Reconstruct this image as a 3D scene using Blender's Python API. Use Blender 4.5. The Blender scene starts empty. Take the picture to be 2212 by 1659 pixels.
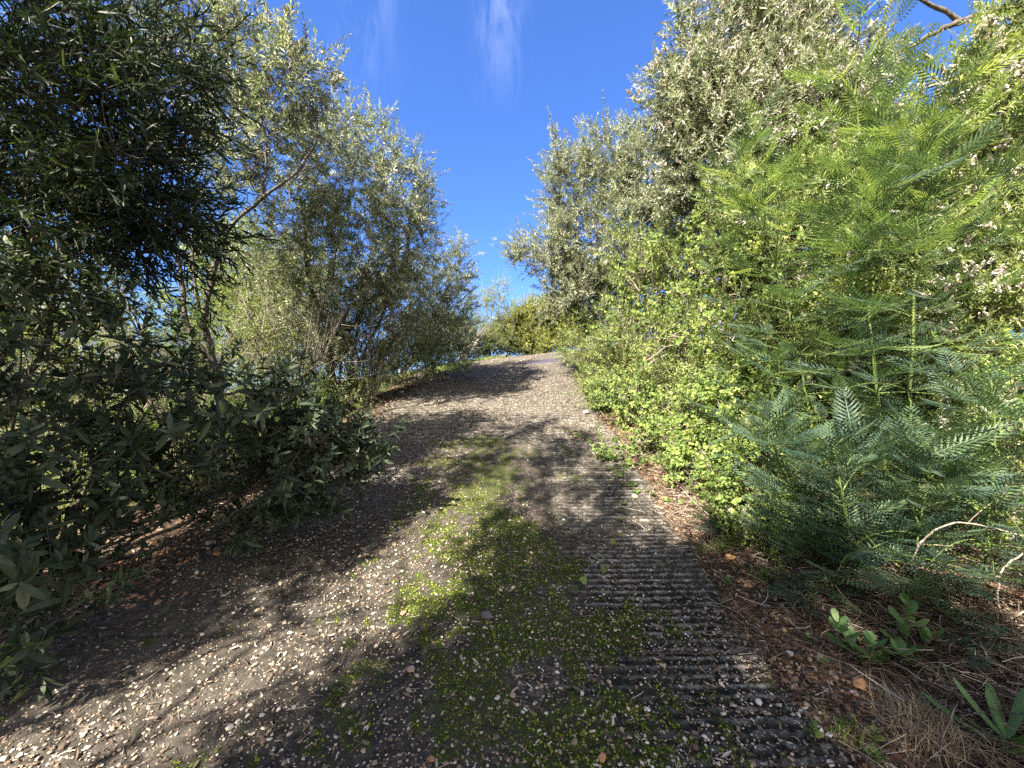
import bpy, math
import numpy as np
from mathutils import Vector, Matrix
RNG = np.random.default_rng(11)
R = math.radians
sc = bpy.context.scene
COL = sc.collection

# ------------------------------------------------------------------ camera
CAM = np.array([0.0, 0.0, 1.55])
F = 851.0                                   # focal length for a 2212 px wide frame
cd = bpy.data.cameras.new('camera'); cam = bpy.data.objects.new('camera', cd); COL.objects.link(cam)
cam.location = CAM; cam.rotation_euler = (R(90), 0, 0)
cd.sensor_width = 36; cd.lens = 36 * F / 2212; cd.clip_start = .05; cd.clip_end = 3000
sc.camera = cam

# ------------------------------------------------------------------ light
SUN_EL, SUN_AZ = 43.0, 217.0                # azimuth clockwise from +Y (the view direction): behind and to the left
sd = np.array([math.sin(R(SUN_AZ)) * math.cos(R(SUN_EL)), math.cos(R(SUN_AZ)) * math.cos(R(SUN_EL)), math.sin(R(SUN_EL))])
sl = bpy.data.lights.new('sun', 'SUN'); so = bpy.data.objects.new('sun', sl); COL.objects.link(so)
sl.energy = 5.0; sl.angle = R(.53); sl.color = (1, .93, .80)
so.rotation_euler = Vector(sd).to_track_quat('Z', 'Y').to_euler(); so.location = (-8, -6, 12)
w = bpy.data.worlds.new('World'); sc.world = w; w.use_nodes = True
nt = w.node_tree; nt.nodes.clear()
def N(nt, t, **k):
    n = nt.nodes.new(t)
    for a, b in k.items(): setattr(n, a, b)
    return n
out = N(nt, 'ShaderNodeOutputWorld'); bg = N(nt, 'ShaderNodeBackground')
sky = N(nt, 'ShaderNodeTexSky', sky_type='NISHITA', sun_disc=False, sun_elevation=R(SUN_EL), sun_rotation=R(SUN_AZ))
sky.air_density = 1.0; sky.dust_density = .3; sky.ozone_density = 3.0
gm = N(nt, 'ShaderNodeGamma'); gm.inputs['Gamma'].default_value = .85
hs = N(nt, 'ShaderNodeMixRGB', blend_type='MULTIPLY'); hs.inputs[0].default_value = 1; hs.inputs[2].default_value = (.196, .31, .56, 1)
tc = N(nt, 'ShaderNodeTexCoord')
sx = N(nt, 'ShaderNodeSeparateXYZ')
def MA(op, a, b=None, c=None):
    n = N(nt, 'ShaderNodeMath', operation=op)
    for i, v in enumerate((a, b, c)):
        if v is None: continue
        if hasattr(v, 'links'): nt.links.new(v, n.inputs[i])
        else: n.inputs[i].default_value = v
    return n.outputs[0]
nt.links.new(tc.outputs['Generated'], sx.inputs[0])
yp = MA('MAXIMUM', sx.outputs['Y'], .08); cu = MA('DIVIDE', sx.outputs['X'], yp); cv = MA('DIVIDE', sx.outputs['Z'], yp)
cb = N(nt, 'ShaderNodeCombineXYZ'); nt.links.new(MA('MULTIPLY', cu, 9.0), cb.inputs[0]); nt.links.new(MA('MULTIPLY', cv, 2.2), cb.inputs[1]); cb.inputs[2].default_value = 3.3
n1 = N(nt, 'ShaderNodeTexNoise'); n1.inputs['Scale'].default_value = 1.6; n1.inputs['Detail'].default_value = 8; n1.inputs['Roughness'].default_value = .68; n1.inputs['Distortion'].default_value = 1.6
nt.links.new(cb.outputs[0], n1.inputs['Vector'])
def bump_(c, wd): return MA('MAXIMUM', MA('SUBTRACT', 1.0, MA('ABSOLUTE', MA('DIVIDE', MA('SUBTRACT', cu, c), wd))), 0.0)
high = N(nt, 'ShaderNodeMapRange'); nt.links.new(cv, high.inputs[0]); high.inputs[1].default_value = .68; high.inputs[2].default_value = 1.0
area = MA('ADD', MA('ADD', bump_(-.03, .09), MA('MULTIPLY', bump_(-.37, .12), .5)), MA('MULTIPLY', bump_(-1.25, .3), 1.0))
r1 = N(nt, 'ShaderNodeMapRange'); r1.inputs[1].default_value = .42; r1.inputs[2].default_value = .75
wisp = MA('MULTIPLY', MA('MULTIPLY', r1.outputs[0], .75), MA('MULTIPLY', area, high.outputs[0]))
mx = N(nt, 'ShaderNodeMixRGB'); mx.inputs[2].default_value = (.95, 1.2, 1.9, 1)
bg.inputs['Strength'].default_value = .15
L = nt.links.new
L(n1.outputs['Fac'], r1.inputs[0])
L(sky.outputs[0], gm.inputs[0]); L(gm.outputs[0], hs.inputs[1]); L(hs.outputs[0], mx.inputs[1]); L(wisp, mx.inputs[0])
n2 = N(nt, 'ShaderNodeTexNoise'); n2.inputs['Scale'].default_value = 2.4; n2.inputs['Detail'].default_value = 8; n2.inputs['Roughness'].default_value = .55  # unseen white clouds behind the camera, added as neutral fill light
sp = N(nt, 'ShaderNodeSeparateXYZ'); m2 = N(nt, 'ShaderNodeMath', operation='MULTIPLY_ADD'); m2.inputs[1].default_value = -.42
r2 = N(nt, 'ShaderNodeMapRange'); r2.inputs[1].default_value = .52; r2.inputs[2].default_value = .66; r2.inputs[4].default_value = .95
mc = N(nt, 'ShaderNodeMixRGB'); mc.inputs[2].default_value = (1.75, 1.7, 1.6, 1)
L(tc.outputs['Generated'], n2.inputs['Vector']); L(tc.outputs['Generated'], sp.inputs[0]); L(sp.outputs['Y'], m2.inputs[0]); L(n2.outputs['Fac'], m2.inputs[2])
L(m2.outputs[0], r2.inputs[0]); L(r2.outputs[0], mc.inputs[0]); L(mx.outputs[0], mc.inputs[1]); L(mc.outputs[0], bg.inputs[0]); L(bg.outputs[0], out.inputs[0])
sc.view_settings.view_transform = 'Standard'; sc.view_settings.look = 'None'; sc.view_settings.gamma = 1
sc.view_settings.exposure = 2.3
sc.cycles.use_denoising = False; sc.cycles.max_bounces = 6; sc.cycles.diffuse_bounces = 4; sc.cycles.transmission_bounces = 4; sc.cycles.glossy_bounces = 2
sc.cycles.caustics_reflective = False; sc.cycles.caustics_refractive = False

# ------------------------------------------------------------------ helpers
def P(px, py, d):
    """world point seen at (px, py) of the 2212 px frame at depth d"""
    return np.array([(px - 1106) / F * d, d, 1.55 + (829.5 - py) / F * d])
import zlib
def reseed(s):
    global RNG; RNG = np.random.default_rng(zlib.crc32(s.encode()))
def norm(v): return v / np.maximum(np.linalg.norm(v, axis=-1, keepdims=True), 1e-9)
_ph = np.random.default_rng(5).uniform(0, 6.28, (40, 3)); _dr = norm(np.random.default_rng(6).normal(size=(40, 3)))
def sn(p, f, s=0, n=6):
    """cheap smooth 3D noise about -1..1"""
    v = 0
    for i in range(n):
        k = (i + s * 5) % 40
        v = v + np.sin((p @ _dr[k]) * f * (1 + .37 * i) + _ph[k, 0] + 2 * np.sin((p @ _dr[(k + 7) % 40]) * f * .7 + _ph[k, 1]))
    return v / n * 1.6
def rand_dir(n): return norm(RNG.normal(size=(n, 3)))
def frames(d, roll=None):
    """rotation matrices whose local Z is d"""
    d = norm(d); n = len(d)
    a = np.where(np.abs(d[:, 2:3]) > .9, np.array([[1., 0, 0]]), np.array([[0, 0, 1.]]))
    x = norm(np.cross(a, d)); y = np.cross(d, x)
    if roll is None: roll = RNG.uniform(0, 6.283, n)
    c, s = np.cos(roll)[:, None], np.sin(roll)[:, None]
    return np.stack([x * c + y * s, -x * s + y * c, d], axis=-1)

class MB:
    def __init__(s): s.v = []; s.f = []; s.t = []; s.n = 0
    def add(s, v, f, t=None):
        v = np.asarray(v, float).reshape(-1, 3); f = np.asarray(f, np.int64)
        if len(v) == 0: return
        s.v.append(v); s.f.append(f + s.n); s.n += len(v)
        s.t.append(np.zeros(len(v)) if t is None else np.broadcast_to(np.asarray(t, float), (len(v),)))
    def build(s, name, mat, parent=None, smooth=False, extra=None):
        me = bpy.data.meshes.new(name)
        V = np.concatenate(s.v) if s.v else np.zeros((0, 3)); o = bpy.data.objects.new(name, me); COL.objects.link(o)
        if parent is not None:
            V = V - np.array(parent.location); o.parent = parent
        me.vertices.add(len(V)); me.vertices.foreach_set('co', V.astype(np.float32).ravel())
        lp = np.concatenate([f.ravel() for f in s.f]); sz = np.concatenate([np.full(len(f), f.shape[1]) for f in s.f])
        st = np.concatenate([[0], np.cumsum(sz)[:-1]])
        me.loops.add(len(lp)); me.loops.foreach_set('vertex_index', lp.astype(np.int32))
        me.polygons.add(len(sz)); me.polygons.foreach_set('loop_start', st.astype(np.int32))
        me.polygons.foreach_set('loop_total', sz.astype(np.int32))
        a = me.attributes.new('tint', 'FLOAT', 'POINT'); a.data.foreach_set('value', np.concatenate(s.t).astype(np.float32))
        if extra:
            for k, v in extra.items():
                a = me.attributes.new(k, 'FLOAT', 'POINT'); a.data.foreach_set('value', v.astype(np.float32))
        me.polygons.foreach_set('use_smooth', np.full(len(sz), smooth))
        me.update(calc_edges=True); me.validate(); me.materials.append(mat)
        return o
def tag(o, label=None, cat=None, group=None, kind=None):
    if label: o['label'] = label
    if cat: o['category'] = cat
    if group: o['group'] = group
    if kind: o['kind'] = kind
    return o
def empty(name, loc, *a, **k):
    o = bpy.data.objects.new(name, None); COL.objects.link(o); o.location = Vector([float(c) for c in loc]); o.empty_display_size = .1
    return tag(o, *a, **k)

def tubes(mb, P_, r, k=4, t=0.5):
    """batch of tubes: P_ (M,n,3), r (M,n)"""
    P_ = np.asarray(P_, float); M, n, _ = P_.shape; r = np.broadcast_to(np.asarray(r, float), (M, n))
    T = np.gradient(P_, axis=1); T = norm(T)
    a = norm(np.cross(norm(P_[:, -1] - P_[:, 0]), norm(RNG.normal(size=(M, 3)) + .01)))
    u = norm(a[:, None, :] - (T * a[:, None, :]).sum(-1, keepdims=True) * T); v = np.cross(T, u)
    an = np.arange(k) / k * 2 * np.pi
    ring = P_[:, :, None, :] + r[:, :, None, None] * (u[:, :, None, :] * np.cos(an)[None, None, :, None] + v[:, :, None, :] * np.sin(an)[None, None, :, None])
    idx = np.arange(M * n * k).reshape(M, n, k)
    a0 = idx[:, :-1, :]; b0 = idx[:, 1:, :]
    f = np.stack([a0, np.roll(a0, -1, 2), np.roll(b0, -1, 2), b0], -1).reshape(-1, 4)
    tt = np.broadcast_to(np.asarray(t, float).reshape(-1, 1, 1) if np.ndim(t) else t, (M, n, k)).reshape(-1)
    mb.add(ring.reshape(-1, 3), f, tt)
def bez(a, b, c, n):
    """quadratic curves a->c with control b, arrays (M,3)"""
    t = np.linspace(0, 1, n)[None, :, None]
    return (1 - t) ** 2 * a[:, None] + 2 * t * (1 - t) * b[:, None] + t * t * c[:, None]
def smooth_path(pts, n=24, jit=0.0):
    pts = np.asarray(pts, float); m = len(pts)
    if m < 3: q = pts[0] + (pts[-1] - pts[0]) * np.linspace(0, 1, n)[:, None]
    else:
        p = np.vstack([2 * pts[0] - pts[1], pts, 2 * pts[-1] - pts[-2]]); q = []
        for s in np.linspace(0, m - 1 - 1e-6, n):
            i = int(s); u = s - i; a, b, c, d = p[i:i + 4]
            q.append(.5 * (2 * b + (c - a) * u + (2 * a - 5 * b + 4 * c - d) * u * u + (-a + 3 * b - 3 * c + d) * u ** 3))
        q = np.array(q)
    if jit: q[1:-1] += RNG.normal(size=(n - 2, 3)) * jit
    return q
def path_tube(mb, pts, r0, r1, k=8, n=24, jit=0.0, t=.5):
    q = smooth_path(pts, n, jit); rr = r0 + (r1 - r0) * np.linspace(0, 1, n) ** .8
    tubes(mb, q[None], (rr * (1 + .08 * RNG.normal(size=n)))[None], k, t); return q

# leaf shapes: local +Y along the leaf, normal +Z
def leaf_kite(Ln, W, z=.0):
    v = np.array([[0, 0, 0], [-W / 2, Ln * .5, Ln * .05], [0, Ln, -Ln * .08], [W / 2, Ln * .5, Ln * .05]])
    return v, np.array([[0, 3, 2], [0, 2, 1]])
def leaf_lance(Ln, W, droop=.1, fold=.12):
    y = np.array([0, .22, .55, .82, 1.]); ww = np.array([.12, .8, 1., .62, 0]) * W / 2; z = -droop * Ln * y ** 2
    v = []
    for i in range(5): v += [[-ww[i], y[i] * Ln, z[i] + fold * ww[i]], [0, y[i] * Ln, z[i] - fold * ww[i]], [ww[i], y[i] * Ln, z[i] + fold * ww[i]]]
    f = []
    for i in range(4):
        a = i * 3; f += [[a, a + 1, a + 4, a + 3], [a + 1, a + 2, a + 5, a + 4]]
    return np.array(v), np.array(f)
def leaf_broad(Ln, W, droop=.1):
    y = np.array([0, .15, .45, .75, .93, 1.]); ww = np.array([.08, .55, .9, 1., .6, .1]) * W / 2; z = -droop * Ln * y ** 2
    v = []
    for i in range(6): v += [[-ww[i], y[i] * Ln, z[i] + .15 * ww[i]], [0, y[i] * Ln, z[i]], [ww[i], y[i] * Ln, z[i] + .15 * ww[i]]]
    f = []
    for i in range(5):
        a = i * 3; f += [[a, a + 1, a + 4, a + 3], [a + 1, a + 2, a + 5, a + 4]]
    return np.array(v), np.array(f)
def vines(): return [leaf_vine(z) for z in (.028, .036, .044, .052, .062)]
def leaf_vine(S):
    """lobed roundish creeper leaf, as a fan on a short stalk"""
    an = np.radians([-90, -150, -195, -235, -270, -305, -345, -30]); rr = np.array([.22, .52, .5, .42, .6, .42, .5, .52]) * S
    v = [[0, S * .45, 0.0]] + [[rr[i] * math.cos(an[i]), S * .45 + rr[i] * math.sin(an[i]), .10 * S * (1 if i % 2 else -.4)] for i in range(8)]
    f = [[0, 1 + i, 1 + (i + 1) % 8] for i in range(8)]
    return np.array(v), np.array(f)[:, ::-1]
def rotx(v, a):
    c, s = math.cos(a), math.sin(a); return v @ np.array([[1, 0, 0], [0, c, s], [0, -s, c]])
def rotz(v, a):
    c, s = math.cos(a), math.sin(a); return v @ np.array([[c, s, 0], [-s, c, 0], [0, 0, 1]])

class Tpl: pass
def shoot(n, S, leaf, a0=70, a1=25, size0=1., size1=.6, pair=False, tipcrowd=1.0, jit=12):
    """template: stem along +Z with n leaves"""
    V, Fa, T = [], [], []; o = 0
    for i in range(n):
        u = (i + .5) / n; z = S * u ** (1 / tipcrowd)
        el = a0 + (a1 - a0) * u + RNG.normal() * jit          # angle away from the stem
        az = (i * 137.5 if not pair else (i // 2) * 90 + (i % 2) * 180) + RNG.normal() * 10
        sc_ = (size0 + (size1 - size0) * u) * RNG.uniform(.75, 1.15)
        lv, lf = leaf[RNG.integers(len(leaf))] if isinstance(leaf, list) else leaf
        v = lv * sc_; v = rotz2(v, RNG.normal() * .3)
        v = rotx(v, R(90 - el))       # +Y tilts up to +Z
        v = rotz(v, R(az)) + [0, 0, z]
        V.append(v); Fa.append(lf + o); o += len(v); T.append(np.full(len(v), RNG.uniform()))
    t = Tpl(); t.v = np.concatenate(V); t.f = np.concatenate(Fa); t.t = np.concatenate(T); t.S = S
    return t
def rotz2(v, a):
    # roll the leaf about its own axis
    c, s = math.cos(a), math.sin(a); return v @ np.array([[c, 0, s], [0, 1, 0], [-s, 0, c]])
def stamp(mb, tpls, pos, dirs, scale, roll=None, tintj=.35, tb=None):
    pos = np.asarray(pos); M = len(pos)
    if M == 0: return
    Rm = frames(dirs, roll); pick = RNG.integers(0, len(tpls), M); scale = np.broadcast_to(scale, (M,))
    for j, t in enumerate(tpls):
        s = np.where(pick == j)[0]
        if len(s) == 0: continue
        V = np.einsum('mij,kj->mki', Rm[s], t.v) * scale[s, None, None] + pos[s, None, :]
        K = len(t.v); f = (t.f[None] + (np.arange(len(s)) * K)[:, None, None]).reshape(-1, t.f.shape[1])
        tt = np.clip(t.t[None, :] ** 1.0 * (1 - tintj) + RNG.uniform(0, tintj, (len(s), 1)) + (0 if tb is None else tb[s][:, None]), 0, .999)
        mb.add(V.reshape(-1, 3), f, tt.ravel())

# ------------------------------------------------------------------ materials
def mat(name):
    m = bpy.data.materials.new(name); m.use_nodes = True; m.node_tree.nodes.clear()
    return m, m.node_tree, m.node_tree.links.new
def ramp(nt, stops):
    n = N(nt, 'ShaderNodeValToRGB'); e = n.color_ramp.elements
    while len(e) > 1: e.remove(e[-1])
    e[0].position = stops[0][0]; e[0].color = (*stops[0][1], 1)
    for p, c in stops[1:]:
        x = e.new(p); x.color = (*c, 1)
    return n
def leaf_mat(name, stops, trans=.3, rough=.5, tcol=1.25, spec=.35, tb=.55):
    m, nt, L = mat(name)
    o = N(nt, 'ShaderNodeOutputMaterial'); at = N(nt, 'ShaderNodeAttribute', attribute_name='tint')
    rp = ramp(nt, stops); L(at.outputs['Fac'], rp.inputs[0])
    b = N(nt, 'ShaderNodeBsdfPrincipled'); b.inputs['Roughness'].default_value = rough; b.inputs['Specular IOR Level'].default_value = spec
    L(rp.outputs[0], b.inputs['Base Color'])
    tr = N(nt, 'ShaderNodeBsdfTranslucent'); mu = N(nt, 'ShaderNodeMixRGB', blend_type='MULTIPLY'); mu.inputs[0].default_value = 1
    mu.inputs[2].default_value = (tcol * 1.25, tcol * 1.35, tcol * tb, 1); L(rp.outputs[0], mu.inputs[1]); L(mu.outputs[0], tr.inputs[0])
    mix = N(nt, 'ShaderNodeMixShader'); mix.inputs[0].default_value = trans
    L(b.outputs[0], mix.inputs[1]); L(tr.outputs[0], mix.inputs[2]); L(mix.outputs[0], o.inputs[0])
    return m
def bark_mat(name, a, b_, scale=30):
    m, nt, L = mat(name)
    o = N(nt, 'ShaderNodeOutputMaterial'); b = N(nt, 'ShaderNodeBsdfPrincipled'); b.inputs['Roughness'].default_value = .85; b.inputs['Specular IOR Level'].default_value = .2
    tc = N(nt, 'ShaderNodeTexCoord'); mp = N(nt, 'ShaderNodeMapping'); mp.inputs['Scale'].default_value = (1, 1, .35)
    no = N(nt, 'ShaderNodeTexNoise'); no.inputs['Scale'].default_value = scale; no.inputs['Detail'].default_value = 6
    rp = ramp(nt, [(.3, a), (.7, b_)]); bu = N(nt, 'ShaderNodeBump'); bu.inputs['Strength'].default_value = .7; bu.inputs['Distance'].default_value = .02
    L(tc.outputs['Object'], mp.inputs[0]); L(mp.outputs[0], no.inputs['Vector']); L(no.outputs['Fac'], rp.inputs[0]); L(rp.outputs[0], b.inputs['Base Color'])
    L(no.outputs['Fac'], bu.inputs['Height']); L(bu.outputs[0], b.inputs['Normal']); L(b.outputs[0], o.inputs[0])
    return m
def tint_mat(name, stops, rough=.8, spec=.25, nscale=0):
    m, nt, L = mat(name)
    o = N(nt, 'ShaderNodeOutputMaterial'); b = N(nt, 'ShaderNodeBsdfPrincipled'); b.inputs['Roughness'].default_value = rough; b.inputs['Specular IOR Level'].default_value = spec
    at = N(nt, 'ShaderNodeAttribute', attribute_name='tint'); rp = ramp(nt, stops); L(at.outputs['Fac'], rp.inputs[0])
    last = rp.outputs[0]
    if nscale:
        tc = N(nt, 'ShaderNodeTexCoord'); no = N(nt, 'ShaderNodeTexNoise'); no.inputs['Scale'].default_value = nscale; no.inputs['Detail'].default_value = 5
        mr = N(nt, 'ShaderNodeMapRange'); mr.inputs[1].default_value = .3; mr.inputs[2].default_value = .7; mr.inputs[3].default_value = .6; mr.inputs[4].default_value = 1.25
        mu = N(nt, 'ShaderNodeVectorMath', operation='MULTIPLY'); L(tc.outputs['Object'], no.inputs['Vector']); L(no.outputs['Fac'], mr.inputs[0])
        L(rp.outputs[0], mu.inputs[0]); L(mr.outputs[0], mu.inputs[1]); last = mu.outputs[0]
        bu = N(nt, 'ShaderNodeBump'); bu.inputs['Strength'].default_value = .5; bu.inputs['Distance'].default_value = .01; L(no.outputs['Fac'], bu.inputs['Height']); L(bu.outputs[0], b.inputs['Normal'])
    L(last, b.inputs['Base Color']); L(b.outputs[0], o.inputs[0])
    return m
# base colours
M_SILVER = leaf_mat('silver_leaf', [(0, (.05, .062, .034)), (.3, (.11, .128, .072)), (.55, (.21, .228, .145)), (.8, (.40, .40, .31)), (1, (.58, .57, .49))], .30, tb=.75)
M_OLIVE = leaf_mat('olive_leaf', [(0, (.05, .072, .022)), (.35, (.12, .155, .045)), (.65, (.22, .26, .085)), (.88, (.40, .43, .19)), (1, (.54, .53, .34))], .33, tb=.62)
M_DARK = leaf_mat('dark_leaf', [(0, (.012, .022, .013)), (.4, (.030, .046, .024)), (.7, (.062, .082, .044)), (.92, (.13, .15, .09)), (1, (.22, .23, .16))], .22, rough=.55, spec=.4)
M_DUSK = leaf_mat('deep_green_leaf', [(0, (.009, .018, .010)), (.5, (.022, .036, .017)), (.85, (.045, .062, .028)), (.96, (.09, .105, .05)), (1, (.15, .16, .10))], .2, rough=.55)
M_VINE = leaf_mat('vine_leaf', [(0, (.035, .06, .018)), (.3, (.085, .135, .030)), (.6, (.17, .235, .055)), (.85, (.29, .36, .09)), (1, (.46, .45, .12))], .33)
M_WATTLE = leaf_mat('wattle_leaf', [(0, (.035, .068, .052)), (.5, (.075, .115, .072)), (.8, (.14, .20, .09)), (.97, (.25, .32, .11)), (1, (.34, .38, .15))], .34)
M_YELLOW = leaf_mat('yellow_green_leaf', [(0, (.11, .14, .03)), (.6, (.30, .32, .09)), (1, (.56, .55, .24))], .42)
M_FRESH = leaf_mat('fresh_leaf', [(0, (.05, .11, .015)), (.6, (.12, .21, .03)), (1, (.24, .32, .06))], .4)
M_BROAD = leaf_mat('broad_leaf', [(0, (.06, .12, .035)), (.6, (.10, .18, .055)), (1, (.18, .26, .10))], .2)
M_FLOWER = tint_mat('pale_flower', [(0, (.36, .32, .26)), (.5, (.62, .57, .50)), (1, (.85, .82, .76))])
M_BARK = bark_mat('grey_brown_bark', (.035, .029, .024), (.16, .135, .11))
M_PALE = bark_mat('pale_bark', (.16, .13, .10), (.38, .33, .27), 40)
M_RED = bark_mat('red_brown_bark', (.10, .05, .035), (.25, .15, .11), 25)
M_GREENSTEM = bark_mat('green_stem', (.04, .065, .02), (.15, .19, .05), 50)
M_STRAW = tint_mat('dry_straw', [(0, (.12, .08, .05)), (.5, (.30, .22, .13)), (1, (.52, .43, .29))])
M_LITTER = tint_mat('dry_litter', [(0, (.025, .016, .012)), (.5, (.11, .078, .056)), (.85, (.24, .18, .13)), (1, (.50, .45, .38))])
M_GRASS = leaf_mat('grass_blade', [(0, (.05, .10, .015)), (.5, (.12, .20, .03)), (.8, (.24, .28, .08)), (1, (.42, .38, .20))], .3)

# ------------------------------------------------------------------ terrain
_ya = np.array([-60, -5, 0, 2, 3.5, 5, 6, 7, 9, 11, 12.4, 13.6, 15, 18, 30, 600.])
_za = np.array([-5, -.4, 0, .19, .42, .80, 1.05, 1.27, 1.66, 2.10, 2.42, 2.60, 2.68, 2.72, 2.6, -12.])
_yf = np.arange(-60, 600, .1); _zf = np.interp(_yf, _ya, _za)
_k = np.hanning(11); _k /= _k.sum(); _zf2 = np.convolve(_zf, _k, 'same'); _zf2[:20] = _zf[:20]; _zf2[-20:] = _zf[-20:]
def zp(y): return np.interp(y, _yf, _zf2)
_re = ([-60, -3, 1.5, 2.7, 3.5, 5, 6, 9, 12.4, 15, 18, 24], [1.0, 1.1, 1.22, 1.30, 1.36, 1.38, 1.36, 1.42, 2.05, 3.4, 5.5, 12])
_le = ([-60, -3, 1.5, 2.7, 3.5, 5, 5.7, 9.2, 12.4, 15, 18, 24], [-2.7, -2.7, -2.65, -2.56, -2.45, -2.26, -2.18, -1.95, -1.28, -.05, 1.9, 8])
def xr(y): return np.interp(y, *_re) + .03 * np.sin(y * 5.1) + .02 * np.sin(y * 13.3)
def xl(y): return np.interp(y, *_le) + .04 * np.sin(y * 4.3 + 1)
def bank(y): return np.interp(y, [8, 11.5, 14, 20], [0, .10, .10, .0])
def road_z(x, y):
    xc = (xr(y) + xl(y)) / 2; hw = (xr(y) - xl(y)) / 2 + .3
    return zp(y) + bank(y) * np.clip(x - xc, -hw, hw)
def gz(x, y):
    x = np.asarray(x, float); y = np.asarray(y, float)
    dl = np.maximum(xl(y) - x, 0); dr = np.maximum(x - xr(y), 0)
    z = road_z(x, y) - .035
    z = z - .05 * np.minimum(dl, 1) - .13 * np.clip(dl - .3, 0, 20) - .03 * np.clip(dl - 20, 0, 200)
    z = z + .05 * np.minimum(dr, .4) + .20 * np.clip(dr - .5, 0, 1.8) - .03 * np.clip(dr - 8, 0, 300)
    p = np.stack([x, y, np.zeros_like(x)], -1); m = np.clip((dl + dr) / .6, 0, 1)
    return z + m * (.035 * sn(p, 1.7, 1) + .018 * sn(p, 6, 2)) + (.012 * sn(p, 17, 3)) * np.clip((dl + dr) / .1, 0, 1)

def axis(segs):
    a = []
    for lo, hi, st in segs: a += list(np.arange(lo, hi, st))
    return np.array(a + [segs[-1][1]])
def grid(xs, ys): X, Y = np.meshgrid(xs, ys); return X, Y
def grid_faces(ny, nx):
    i = np.arange(ny * nx).reshape(ny, nx)
    return np.stack([i[:-1, :-1], i[:-1, 1:], i[1:, 1:], i[1:, :-1]], -1).reshape(-1, 4)

def ground_mat():
    m, nt, L = mat('soil'); o = N(nt, 'ShaderNodeOutputMaterial'); b = N(nt, 'ShaderNodeBsdfPrincipled'); b.inputs['Roughness'].default_value = .95; b.inputs['Specular IOR Level'].default_value = .1
    tc = N(nt, 'ShaderNodeTexCoord')
    n1 = N(nt, 'ShaderNodeTexNoise'); n1.inputs['Scale'].default_value = 28; n1.inputs['Detail'].default_value = 8; n1.inputs['Roughness'].default_value = .7
    n2 = N(nt, 'ShaderNodeTexNoise'); n2.inputs['Scale'].default_value = 3.5; n2.inputs['Detail'].default_value = 4
    rp = ramp(nt, [(.3, (.022, .014, .010)), (.5, (.085, .058, .040)), (.65, (.19, .125, .08)), (.8, (.36, .26, .17))])
    gr = ramp(nt, [(.3, (.035, .035, .014)), (.5, (.10, .11, .035)), (.7, (.22, .22, .09))])
    at = N(nt, 'ShaderNodeAttribute', attribute_name='green'); mx = N(nt, 'ShaderNodeMixRGB')
    vo = N(nt, 'ShaderNodeTexVoronoi'); vo.inputs['Scale'].default_value = 60
    bu = N(nt, 'ShaderNodeBump'); bu.inputs['Strength'].default_value = .9; bu.inputs['Distance'].default_value = .02
    for n in (n1, n2, vo): L(tc.outputs['Object'], n.inputs['Vector'])
    ad = N(nt, 'ShaderNodeMath', operation='MULTIPLY_ADD'); ad.inputs[1].default_value = .6; L(n2.outputs['Fac'], ad.inputs[0])
    su = N(nt, 'ShaderNodeMath', operation='MULTIPLY_ADD'); su.inputs[1].default_value = .9; su.inputs[2].default_value = -.25; L(n1.outputs['Fac'], su.inputs[0]); L(su.outputs[0], ad.inputs[2])
    L(ad.outputs[0], rp.inputs[0]); L(n1.outputs['Fac'], gr.inputs[0]); L(at.outputs['Fac'], mx.inputs[0]); L(rp.outputs[0], mx.inputs[1]); L(gr.outputs[0], mx.inputs[2])
    L(mx.outputs[0], b.inputs['Base Color']); L(vo.outputs['Distance'], bu.inputs['Height']); L(bu.outputs[0], b.inputs['Normal']); L(b.outputs[0], o.inputs[0])
    return m
M_SOIL = ground_mat()
xs = axis([(-900, -60, 60), (-60, -12, 3), (-12, -4, .3), (-4, 4, .05), (4, 12, .3), (12, 60, 3), (60, 900, 60)])
ys = axis([(-60, -6, 3), (-6, 0, .3), (0, 7, .05), (7, 20, .15), (20, 60, 2), (60, 900, 40)])
X, Y = grid(xs, ys); Z = gz(X, Y)
inside = (X > xl(Y) + .12) & (X < xr(Y) - .12); Z = np.where(inside, Z - .06, Z)
g = MB(); g.add(np.stack([X, Y, Z], -1), grid_faces(*X.shape))
pp = np.stack([X, Y, 0 * X], -1)
green = np.clip((xl(Y) - X - 1.2) / 1.2, 0, 1) * np.clip(.9 + .4 * sn(pp, 1.1, 4), 0, 1) + np.clip((Y - 13.5) / 2, 0, 1) + .6 * np.clip((X - xr(Y) - 1.5), 0, 1)
tag(g.build('ground', M_SOIL, smooth=True, extra={'green': np.clip(green, 0, 1).ravel()}), 'bare brown soil falling away beside the sloping lane', kind='structure')

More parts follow.
